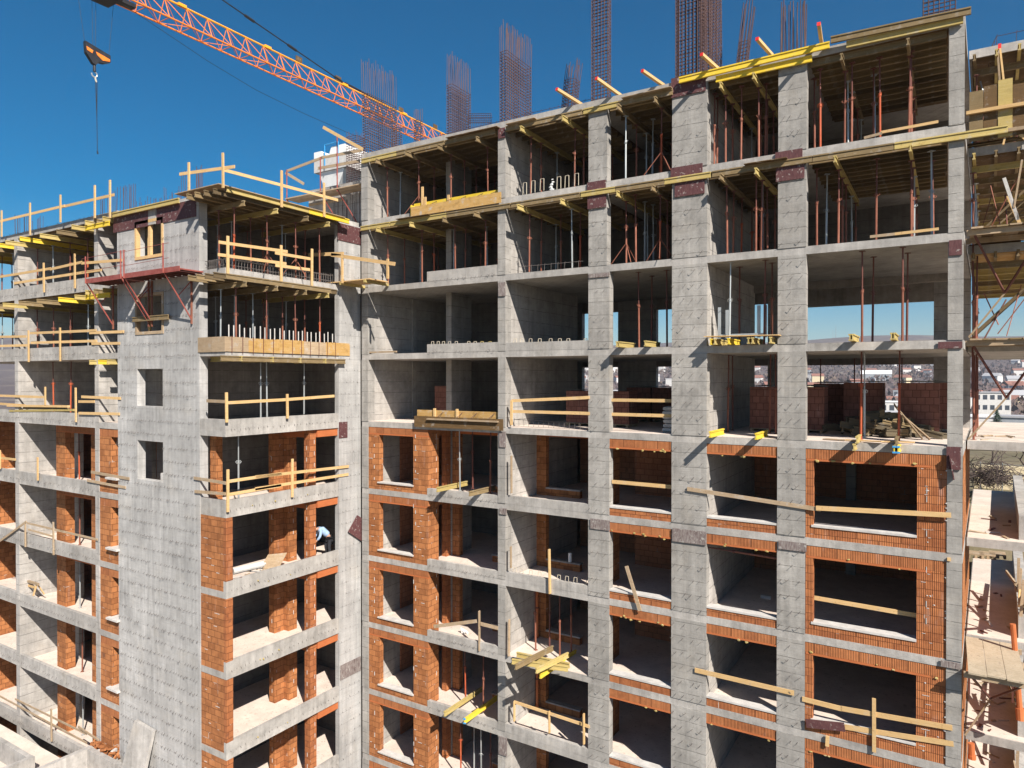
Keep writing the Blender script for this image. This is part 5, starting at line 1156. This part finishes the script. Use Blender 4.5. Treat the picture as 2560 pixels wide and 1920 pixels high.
# small litter
def litter(name, mb, m, base, label, cat, group=None): return ob(name, mb, m, base=base, label=label, cat=cat, group=group)
p = aZ(2233, 1462, -11.6); litter('insulation_block', MB().box(p.x-.35, p.x+.35, p.y, p.y+.35, -11.74, -11.45).box(p.x-.42, p.x+.28, p.y-.02, p.y+.32, -11.448, -11.25), 'white', p, 'white foam block on the floor behind the rightmost window, seventh storey down', 'foam block')
p = aZ(1157, 1581, -11.7); mb = MB(); lump(mb, (p.x, p.y, -11.62), .14); lump(mb, (p.x+.16, p.y+.02, -11.66), .1); litter('plastic_bag', mb, 'white', p, 'crumpled white plastic bag on the leftmost loggia floor', 'bag')
p = aY(1379, 465, .1); mb = MB()
for i in range(5): lump(mb, (p.x+R.uniform(-.05, .05), .1+R.uniform(-.03, .03), 6.31+.09*i), .075-.01*i)
litter('plastic_sheet', mb, 'white', p, 'crumpled white plastic sheet hanging at the top storey slab edge, second bay', 'plastic sheet')
p = aZ(1414, 1412, -8.4); litter('white_tube', MB().tube((p.x, 2.4, -8.36), (p.x, 2.4, -8.0), .075, 12), 'white', p, 'short white tube standing on the brick sill, second bay', 'tube')
z = wins[0][0]+.0
for j, (dx, h) in enumerate(((.45, .5), (.85, .72), (1.2, .72))):
    litter('aerated_block', MB().box(WX0+dx, WX0+dx+.36, YT+.7, YT+.95, z-.6, z+h*.6-.1), 'sill', (WX0+dx, YT+.7, z), f'pale block stack seen through the lowest tower window, {ORD[j]} from the left', 'block', 'pale blocks behind the tower window')
for j, (px, py, k) in enumerate(((1780+0, 1500, -3), (1915, 1495, -3), (1820, 1910, -6), (1853, 1913, -6), (2235, 1578, -4))):
    p = aZ(px, py, k*H+.26); litter('brick_scrap', MB().box(p.x-.17, p.x+.17, p.y-.08, p.y+.1, k*H+.252, k*H+.36), 'sill', p, f'pale block scrap on an inner floor, {ORD[j]} from the left', 'block scrap')
# scrap heap and foil roll, sixth corner loggia
for j in range(26):
    y = R.uniform(-6.3, -4.3); x = R.uniform(-1.0, -.25); a = R.uniform(0, 3.1); l = R.uniform(.3, .9)
    d = Vector((math.cos(a), math.sin(a), R.uniform(-.1, .25)))
    z_ = -8.7+R.uniform(.02, .4)
    litter('scrap_lath', MB().beam(Vector((x, y, z_))-d*l/2, Vector((x, y, z_))+d*l/2, .06, .02), pick(('pine_old', 3), ('prop_dark', 2), ('sill', 2)), (x, y, z_), 'broken lath in the scrap heap, sixth corner loggia of the tower', 'scrap', 'scrap heap in the corner loggia')
litter('foil_roll', MB().tube((-.7, -6.1, -8.25), (-.45, -4.9, -8.2), .13, 12).tube((-.45, -4.9, -8.2), (-.43, -4.8, -8.2), .05, 8), 'sill', (-.6, -5.5, -8.3), 'pale foil roll on the scrap heap, sixth corner loggia', 'roll')
litter('leaning_sheet', MB().beam((-1.0, -4.2, -8.7), (-1.3, -3.5, -8.2), .9, .02, (0, -.5, 1)), 'pine_old', (-1, -4, -8.6), 'brown sheet leaning behind the scrap heap', 'sheet')
# concrete slab leaning at the foot of the tower, broken bricks beside it
pts = [aY(x, y, YT-.35) for x, y in ((296, 1905), (330, 1915))]
litter('concrete_panel', MB().quad8([(-6.35, YT-.75, -18.0), (-4.75, YT-.75, -18.0), (-4.75, YT-.6, -18.0), (-6.35, YT-.6, -18.0), (-5.75, YT-.2, -14.9), (-4.45, YT-.2, -15.0), (-4.45, YT-.06, -15.0), (-5.75, YT-.06, -14.9)]), 'conc_slab', (-5.5, YT-.6, -18), 'stained concrete slab leaning against the foot of the stair tower', 'concrete slab')
for j in range(34):
    p = (R.gauss(-7.9, .45), YT-.25+R.uniform(-.12, .15), -16.7+R.uniform(-.3, .12)); a = R.uniform(0, 3); d = Vector((math.cos(a)*.13, math.sin(a)*.13, R.uniform(-.05, .05)))
    litter('broken_brick', MB().beam(Vector(p)-d, Vector(p)+d, R.uniform(.06, .13), R.uniform(.05, .12)), pick(('brick', 3), ('sill', 2)), p, 'broken brick in the rubble at the foot of the stair tower', 'brick', 'brick rubble at the tower foot')
litter('rubble_ledge', MB().box(-8.68, -7.0, YT-.42, YT-.04, -18, -16.95), 'conc_slab', (-8, YT, -18), 'rough concrete ledge carrying the brick rubble at the tower foot', 'ledge')

# ================================================================ WORKER
def skin(name, verts, edges, radii, m, par, sub=1):
    me = bpy.data.meshes.new(name); b = Vector(par['_b']); me.from_pydata([tuple(v) for v in verts], edges, []); me.materials.append(M[m])
    o = bpy.data.objects.new(name, me); col.objects.link(o); o.parent = par
    md = o.modifiers.new('skin', 'SKIN'); 
    for i, r in enumerate(radii): me.skin_vertices[0].data[i].radius = (r, r); me.skin_vertices[0].data[i].use_root = (i == 0)
    md.use_smooth_shade = True
    sd = o.modifiers.new('sub', 'SUBSURF'); sd.levels = sub; sd.render_levels = sub; return o
M['skin'] = grainy('skin', (.42, .22, .15), (.48, .26, .18), .6, bmp=0); M['blue_cloth'] = grainy('pale_blue_cloth', (.22, .34, .52), (.36, .48, .64), .9, bmp=0); M['black_cloth'] = grainy('black_cloth', (.02, .02, .025), (.035, .035, .04), .9, bmp=0); M['hair'] = grainy('dark_hair', (.03, .02, .015), (.05, .035, .025), .7, bmp=0)
pw = aX(817, 1375, -.62); wb = Vector((-.62, pw.y, -8.748))
wk = thing('person', wb, 'worker in a pale blue jacket bending down in the sixth corner loggia', 'person', None)
wk.rotation_euler = (0, 0, -.5)      # bends towards -y / camera left
V = [(0, .1, .92), (0, -.02, 1.08), (0, -.22, 1.26), (0, -.36, 1.33), (0, -.43, 1.33), (0, -.52, 1.31), (0, -.60, 1.27),
     (.10, .1, .88), (.13, .06, .50), (.13, .12, .08), (.13, -.04, .04), (-.10, .1, .88), (-.13, -.02, .50), (-.13, .08, .08), (-.13, -.1, .04),
     (.20, -.30, 1.28), (.25, -.36, 1.02), (.20, -.50, .84), (.19, -.55, .77), (-.20, -.30, 1.28), (-.26, -.38, 1.02), (-.20, -.56, .90), (-.19, -.62, .85)]
Ed = [(0, 1), (1, 2), (2, 3), (3, 4), (4, 5), (5, 6), (0, 7), (7, 8), (8, 9), (9, 10), (0, 11), (11, 12), (12, 13), (13, 14), (3, 15), (15, 16), (16, 17), (17, 18), (3, 19), (19, 20), (20, 21), (21, 22)]
Rr = [.13, .12, .14, .10, .055, .09, .085, .085, .06, .045, .04, .085, .06, .045, .04, .06, .045, .035, .03, .06, .045, .035, .03]
for (hx, hy, hz, sg) in ((.19, -.55, .77, 1), (-.19, -.62, .85, -1)):
    base_i = 18 if sg == 1 else 22
    for f_ in range(5):
        i0 = len(V); sx_ = (f_-2)*.016; ln_ = (.045, .07, .078, .07, .055)[f_]
        if f_ == 0: V += [(hx-sg*.035, hy-.02, hz-.02), (hx-sg*.05, hy-.03, hz-.055)]
        else: V += [(hx+sx_, hy-.02, hz-.04), (hx+sx_*1.2, hy-.01, hz-.04-ln_)]
        Ed += [(base_i, i0), (i0, i0+1)]; Rr += [.010, .008]
skin('body', V, Ed, Rr, 'skin', wk, 2)
skin('jacket', [(0, .06, .98), (0, -.02, 1.08), (0, -.22, 1.26), (0, -.37, 1.335), (.21, -.30, 1.28), (.25, -.36, 1.02), (.205, -.48, .86), (-.21, -.30, 1.28), (-.26, -.38, 1.02), (-.205, -.54, .92)],
     [(0, 1), (1, 2), (2, 3), (3, 4), (4, 5), (5, 6), (3, 7), (7, 8), (8, 9)], [.17, .155, .175, .12, .08, .065, .055, .08, .065, .055], 'blue_cloth', wk)
skin('trousers', [(0, .1, .93), (.10, .1, .86), (.13, .06, .50), (.13, .12, .10), (-.10, .1, .86), (-.13, -.02, .50), (-.13, .08, .10)], [(0, 1), (1, 2), (2, 3), (0, 4), (4, 5), (5, 6)], [.155, .11, .08, .065, .11, .08, .065], 'black_cloth', wk)
skin('hair', [(0, -.50, 1.36), (0, -.58, 1.335), (0, -.63, 1.31)], [(0, 1), (1, 2)], [.085, .092, .075], 'hair', wk)
for sx_ in (-.032, .032): ob('eye', MB().box(sx_-.01, sx_+.01, -.69, -.675, 1.255, 1.265), 'black_cloth', wk, base=(0, 0, 0))
ob('nose', MB().beam((0, -.675, 1.26), (0, -.70, 1.225), .022, .02), 'skin', wk, base=(0, 0, 0)); ob('mouth', MB().box(-.02, .02, -.676, -.668, 1.19, 1.197), 'hair', wk, base=(0, 0, 0))

# ---- white machine with a blue frame behind the roof platform
wm = thing('site_machine', (-4.5, 5, 6.3), 'white notched hopper with a blue pipe frame behind the roof platform', 'machine')
P6 = plane(1, 5.0)
def fr(px, py): q = P6(px, py); return q.x, q.z
x0, zt0 = fr(785, 382); x1, zb0 = fr(868, 415); xm1 = fr(812, 390)[0]; xm2 = fr(822, 390)[0]
ob('hopper', MB().quad8([(x0, 5, zb0), (x1, 5, zb0), (x1, 7, zb0), (x0, 7, zb0), (x0, 5, zt0-.35), (x1, 5, zt0-.35), (x1, 7, zt0-.35), (x0, 7, zt0-.35)]), 'sill', wm)
ob('wing_plate', MB().quad8([(x0, 5, zt0-.347), (xm1, 5, zt0-.347), (xm1, 7, zt0-.347), (x0, 7, zt0-.347), (x0, 5, zt0), (xm1-.3, 5, zt0), (xm1-.3, 7, zt0), (x0, 7, zt0)]), 'white', wm)
ob('wing_plate', MB().quad8([(xm2, 5, zt0-.347), (x1, 5, zt0-.347), (x1, 7, zt0-.347), (xm2, 7, zt0-.347), (xm2+.2, 5, zt0+.1), (x1-.2, 5, zt0+.1), (x1-.2, 7, zt0+.1), (xm2+.2, 7, zt0+.1)]), 'white', wm)
ob('cone', MB().quad8([(x0+.6, 5.3, zb0-1.1), (x0+1.5, 5.3, zb0-1.1), (x0+1.5, 6.6, zb0-1.1), (x0+.6, 6.6, zb0-1.1), (x0+.3, 5.1, zb0-.01), (x1-.3, 5.1, zb0-.01), (x1-.3, 6.9, zb0-.01), (x0+.3, 6.9, zb0-.01)]), 'white', wm)
ob('frame_rail', MB().path([(xm1+.1, 4.9, zb0+.1), (xm1+.1, 4.9, zt0+.25), (x1-.6, 4.9, zt0+.25), (x1-.6, 4.9, zb0+.1)], .03, 6), 'blue_tip', wm)
ob('legs', MB().box(x0+.7, x0+.85, 5.3, 5.45, 6.2, zb0-1.05).box(x0+1.3, x0+1.45, 5.3, 5.45, 6.2, zb0-1.05), 'blue_tip', wm)

# ================================================================ TERRAIN, WOODED HILL, TOWN
def sst(a, b, x): t = max(0, min(1, (x-a)/(b-a))); return t*t*(3-2*t)
def ground(x, y):
    d = math.hypot(x-CAM.x, y-CAM.y); z = -22.0
    z += 15.6*sst(12.2, 15.2, y)
    f = max(d-38, 0) if y > 14 else 0
    z -= 3*sst(0, 40, f) + 11*sst(30, 260, f)
    az = math.atan2(-(x-CAM.x), y-CAM.y)
    z += 20*sst(500, 1100, f) + 122*sst(1000, 2500, f) + (7*math.sin(az*9+1)+4*math.sin(az*23))*sst(1300, 2500, f)
    z += 3*math.sin(x*.011)*math.sin(y*.013)*sst(200, 600, f)
    return z
def groundmat(name, a, b, c):
    m, t, bs = newmat(name); g = N(t, 'ShaderNodeNewGeometry'); p = g.outputs['Position']
    col_ = mix(t, ramp(t, noise(t, p, .35, 6, .7), .35, .65), a, b); col_ = mix(t, ramp(t, noise(t, p, .02, 5, .6), .5, .62), col_, c)
    L(t, col_, bs.inputs['Base Color']); bump(t, bs, noise(t, p, 3, 4), .6, .1); return m
M['ground'] = groundmat('dry_winter_grass', (.20, .16, .10), (.12, .105, .06), (.17, .13, .12))
M['hill'] = groundmat('bare_wooded_hill', (.13, .10, .10), (.085, .07, .07), (.17, .14, .12))
gm = MB(); rings = [0.5]; 
while rings[-1] < 5200: rings.append(rings[-1]*1.075+.35)
NA = 150
for r_ in rings:
    for i in range(NA):
        a = 2*math.pi*i/NA; x, y = CAM.x+r_*math.sin(a), CAM.y+r_*math.cos(a); gm.v.append((x, y, ground(x, y)))
nr = len(rings)
for j in range(nr-1):
    for i in range(NA):
        a = j*NA+i; b = j*NA+(i+1) % NA; gm.f.append((a, b, b+NA, a+NA))
g_ = ob('ground', gm, 'ground', kind='structure'); g_.data.materials.append(M['hill'])
for p in g_.data.polygons:
    c = p.center
    if math.hypot(c.x-CAM.x, c.y-CAM.y) > 420: p.material_index = 1
    p.use_smooth = True
RD = lambda px: (FW.xy + RT.xy*((px-1280)/FL)).normalized()
def far(px, D):
    d = RD(px); x, y = CAM.x+d.x*D, CAM.y+d.y*D; return Vector((x, y, ground(x, y)))
# woods on the hill
wd = MB()
for _ in range(5200):
    px = R.uniform(1380, 2640); D = 420+1500*R.random()**.8; p = far(px, D); s = R.uniform(2.2, 4.6)
    if R.random() < .25 and D < 1100: continue
    for q in range(5):
        a = R.uniform(0, 6.28); c = p+Vector((R.gauss(0, s*.45), R.gauss(0, s*.45), s*R.uniform(.5, 1.5))); u = Vector((math.cos(a), math.sin(a), R.uniform(-.4, .4)))*s*.55; w_ = Vector((R.uniform(-.3, .3), R.uniform(-.3, .3), 1))*s*R.uniform(.4, .8)
        o_ = len(wd.v); wd.v += [tuple(c-u*.8), tuple(c+u*.2-w_*.4), tuple(c+u), tuple(c+w_)]; wd.f.append((o_, o_+1, o_+2, o_+3))
M['wood'] = groundmat('bare_branches', (.15, .11, .11), (.09, .07, .075), (.17, .13, .105))
ob('woods', wd, 'wood', kind='stuff')
M['h_white'] = grainy('white_render', (.62, .60, .58), (.70, .68, .66), .9, bmp=0); M['h_cream'] = grainy('cream_render', (.62, .52, .34), (.68, .58, .40), .9, bmp=0); M['h_grey'] = grainy('grey_cladding', (.30, .32, .35), (.36, .38, .41), .8, bmp=0)
M['roof_red'] = grainy('red_roof_tiles', (.24, .115, .09), (.30, .15, .12), .9, bmp=0); M['roof_grey'] = grainy('grey_roof', (.34, .34, .36), (.42, .42, .44), .8, bmp=0); M['roof_white'] = grainy('white_roof', (.72, .72, .73), (.80, .80, .81), .7, bmp=0); M['glass'] = grainy('dark_windows', (.05, .06, .08), (.08, .09, .11), .25, bmp=0)
def house(label, px, D, w, d, h, wall, roof, gable=True, win=(0, 0), group='houses of the distant town', yaw=0, name='house', cat='house'):
    p = far(px, D); rd = RD(px); t = thing(name, p, label, cat, group)
    ang = math.atan2(rd.y, rd.x)-math.pi/2+yaw; t.rotation_euler = (0, 0, ang)
    z0 = -3
    ob('wall', MB().box(-w/2, w/2, -d/2, d/2, z0, h), wall, t, base=(0, 0, 0))
    if gable:
        mb = MB(); rh = min(w, d)*.28; e = .4
        mb.v += [(-w/2-e, -d/2-e, h), (w/2+e, -d/2-e, h), (w/2+e, d/2+e, h), (-w/2-e, d/2+e, h), (-w/2-e, 0, h+rh), (w/2+e, 0, h+rh)]
        mb.f += [(0, 1, 5, 4), (2, 3, 4, 5), (0, 4, 3), (1, 2, 5), (0, 3, 2, 1)]
    else: mb = MB().box(-w/2-.3, w/2+.3, -d/2-.3, d/2+.3, h, h+.5)
    ob('roof', mb, roof, t, base=(0, 0, 0))
    nx, nz = win
    for i in range(nx):
        for j in range(nz):
            xx = -w/2+w*(i+.5)/nx; zz_ = h*(j+.35)/nz
            ob('window', MB().box(xx-w/nx*.3, xx+w/nx*.3, -d/2-.06, -d/2+.05, zz_, zz_+h/nz*.45), 'glass', t, base=(0, 0, 0))
    return t
house('cream office block with two rows of windows below the wooded hill', 2150, 620, 29, 12, 15, 'h_cream', 'roof_white', False, (7, 3), name='office_block', cat='office building')
c_ = far(2186, 615); ob('roof_sign', MB().tube((c_.x-1, c_.y-1.5, c_.z+18.0), (c_.x-.8, c_.y-1.2, c_.z+18.0), 2.3, 14), 'roof_white', base=c_, label='round pale sign with a red rim on the cream office block', cat='sign')
ob('roof_sign', MB().tube((c_.x-1.3, c_.y-2, c_.z+18.0), (c_.x-1.2, c_.y-1.85, c_.z+18.0), 1.5, 14), 'roof_red', col.objects[-1], base=c_)
col.objects[-1].location = (0, 0, 0); col.objects[-1].name = 'emblem'
house('white school block with three rows of dark windows right of the long block', 2478, 380, 13.5, 10, 13.5, 'h_white', 'roof_grey', False, (5, 3), yaw=.1, name='school_block', cat='school')
house('white flat warehouse in front of the cream office block', 2200, 420, 22, 14, 7, 'h_white', 'roof_white', False, (6, 1), name='warehouse', cat='warehouse')
house('grey gabled shed below the white warehouse', 2215, 330, 11, 8, 4, 'h_grey', 'roof_grey', True, (0, 0), name='shed', cat='shed')
house('long low hall with a dark red roof at the right rear opening', 2298, 640, 36, 12, 9, 'h_grey', 'roof_red', False, (9, 1), name='hall', cat='hall')
house('white apartment slab under the red roofed hall', 2316, 540, 16, 9, 10, 'h_white', 'roof_white', False, (6, 3), name='apartment_house', cat='apartment house')
house('pale vaulted sports hall high on the slope', 2190, 980, 34, 18, 8, 'h_grey', 'roof_white', True, (0, 0), name='sports_hall', cat='hall')
house('red roofed building seen past the third column', 1660, 600, 22, 12, 9, 'h_white', 'roof_red', False, (7, 2), name='apartment_house', cat='apartment house')
house('white flat industrial hall seen through the fourth bay', 1885, 520, 28, 14, 8, 'h_white', 'roof_grey', False, (8, 1), name='industrial_hall', cat='hall')
house('white roofed depot behind the dark fir', 2470, 300, 30, 14, 6, 'h_white', 'roof_white', False, (0, 0), name='depot', cat='warehouse')
house('dark blue shed right of the dark fir', 2545, 240, 9, 8, 7, 'h_grey', 'roof_grey', False, (0, 0), name='shed', cat='shed')
house('orange cream terraces below the cream office block', 2215, 560, 14, 8, 5, 'h_cream', 'roof_red', True, (3, 1), name='row_house', cat='house')
KN = {('h_white', 'roof_red'): 'small white house with a red gable roof on the distant slope', ('h_cream', 'roof_red'): 'small cream house with a red gable roof on the distant slope', ('h_white', 'roof_grey'): 'small white house with a grey gable roof on the distant slope', ('h_white', 'roof_white'): 'small white flat roofed house on the distant slope', ('h_grey', 'roof_red'): 'small grey house with a red gable roof on the distant slope'}
for _ in range(105):
    px = R.choice((R.uniform(1440, 1700), R.uniform(1780, 1960), R.uniform(2000, 2360), R.uniform(2430, 2570)))
    D = 480+1250*R.random()**1.3; kk = R.choice(list(KN)); s = R.uniform(.8, 1.6)
    house(KN[kk], px, D, 10*s, 8*s, R.uniform(5, 10), kk[0], kk[1], kk[1] != 'roof_white', (0, 0), 'houses of the distant town', R.uniform(-.5, .5))
for j, (px, D, h) in enumerate(((2089, 2450, 42), (2082, 2460, 26))):
    p = far(px, D); ob('radio_mast', MB().tube(p-Vector((0, 0, 3)), p+Vector((0, 0, h)), .9, 5, .4), 'prop_grey', base=p, label=['tall', 'short'][j]+' thin radio mast on the skyline of the hill', cat='mast')
# ---- trees near the terraces
M['needles'] = grainy('fir_needles', (.025, .045, .03), (.05, .075, .05), .9, bmp=0); M['bark'] = grainy('bark', (.08, .06, .055), (.13, .10, .09), .9, bmp=0)
p = far(2492, 235); ft = thing('fir_tree', p, 'dark green fir tree in front of the white depot', 'tree')
ob('trunk', MB().tube((0, 0, -1), (0, 0, 9.2), .22, 6, .05), 'bark', ft, base=(0, 0, 0)); mb = MB()
for i in range(620):
    z = R.uniform(.4, 9.0); rr = (9.4-z)*.36*R.random()**.5*(1+.15*math.sin(z*5)); a = R.uniform(0, 6.28); c = Vector((rr*math.cos(a), rr*math.sin(a), z)); u = Vector((math.cos(a), math.sin(a), -.45))*.5; v_ = Vector((-math.sin(a), math.cos(a), 0))*.22
    o_ = len(mb.v); mb.v += [tuple(c-u*.5), tuple(c+v_), tuple(c+u), tuple(c-v_)]; mb.f.append((o_, o_+1, o_+2, o_+3))
ob('crown', mb, 'needles', ft, base=(0, 0, 0))
def bare_tree(label, p, h, seed):
    rr = random.Random(seed); t = thing('bare_tree', p, label, 'tree', 'bare trees behind the terraces'); tr0 = MB(); br0 = MB()
    def grow(a, d, ln, r, lev):
        b = a+d*ln; (tr0 if lev == 0 else br0).tube(a, b, r, 5 if lev < 2 else 3, r*.65)
        if lev < 5:
            for _ in range(2 if lev else 3):
                nd = (d+Vector((rr.uniform(-.8, .8), rr.uniform(-.8, .8), rr.uniform(-.15, .5)))).normalized(); grow(b, nd, ln*rr.uniform(.6, .82), r*.6, lev+1)
    grow(Vector((0, 0, -.5)), Vector((.05, 0, 1)), h*.28, h*.025, 0)
    ob('trunk', tr0, 'bark', t, base=(0, 0, 0)); ob('crown', br0, 'bark', t, base=(0, 0, 0))
for j, (x, y, h) in enumerate(((26.6, 24.0, 4.5), (29.8, 27.0, 5.0), (24.8, 30.0, 4.2), (33.0, 31.0, 5.0), (27.5, 40, 5.5))):
    bare_tree(f'bare dark branched tree behind the terraces, {ORD[j]} by distance', Vector((x, y, ground(x, y))), h, j+3)
mb = MB(); c = aZ(2480, 1215, -5.9)
for i in range(520):
    q = Vector((c.x+R.gauss(0, .62), c.y+.9+R.gauss(0, .5), -5.9+abs(R.gauss(0, .5)))); d = Vector((R.gauss(0, 1), R.gauss(0, 1), R.gauss(0, .55))).normalized()*R.uniform(.2, .75)
    mb.tube(q-d, q+d*.8, R.uniform(.006, .016), 3)
ob('brush_pile', mb, 'bark', base=(c.x, c.y, -5.9), label='tangled brown brush pile at the far end of the sunny terrace', cat='brush pile')
ob('retaining_wall', MB().box(23.8, 60, 21.0, 21.35, -7.5, -5.4), 'h_cream', base=(24, 21, -7), label='low beige garden wall behind the brush pile', cat='wall')
fp = thing('wire_fence', (24, 19, -6), 'thin wire fence with slim posts before the beige garden wall', 'fence')
for j in range(14): x = 24+.9*j; ob('post', MB().tube((x, 19, ground(x, 19)-.2), (x, 19, ground(x, 19)+1.5), .025, 5), 'prop_grey', fp)
for z in (.5, .95, 1.4): ob('wire', MB().tube((24, 19, ground(26, 19)+z), (36, 19, ground(26, 19)+z), .008, 4), 'prop_grey', fp)
hz = MB().box(-5400, 5400, -5400, 5400, -40, 175)
mh = bpy.data.materials.new('haze'); mh.use_nodes = True; th = mh.node_tree; th.nodes.remove(th.nodes['Principled BSDF'])
pv = th.nodes.new('ShaderNodeVolumePrincipled'); pv.inputs['Color'].default_value = (.86, .90, .97, 1); pv.inputs['Density'].default_value = .00017; pv.inputs['Anisotropy'].default_value = .2
L(th, pv.outputs[0], th.nodes['Material Output'].inputs['Volume']); M['haze'] = mh
ob('haze', hz, 'haze', kind='stuff')
for o in bpy.data.objects:
    if '_b' in o: del o['_b']
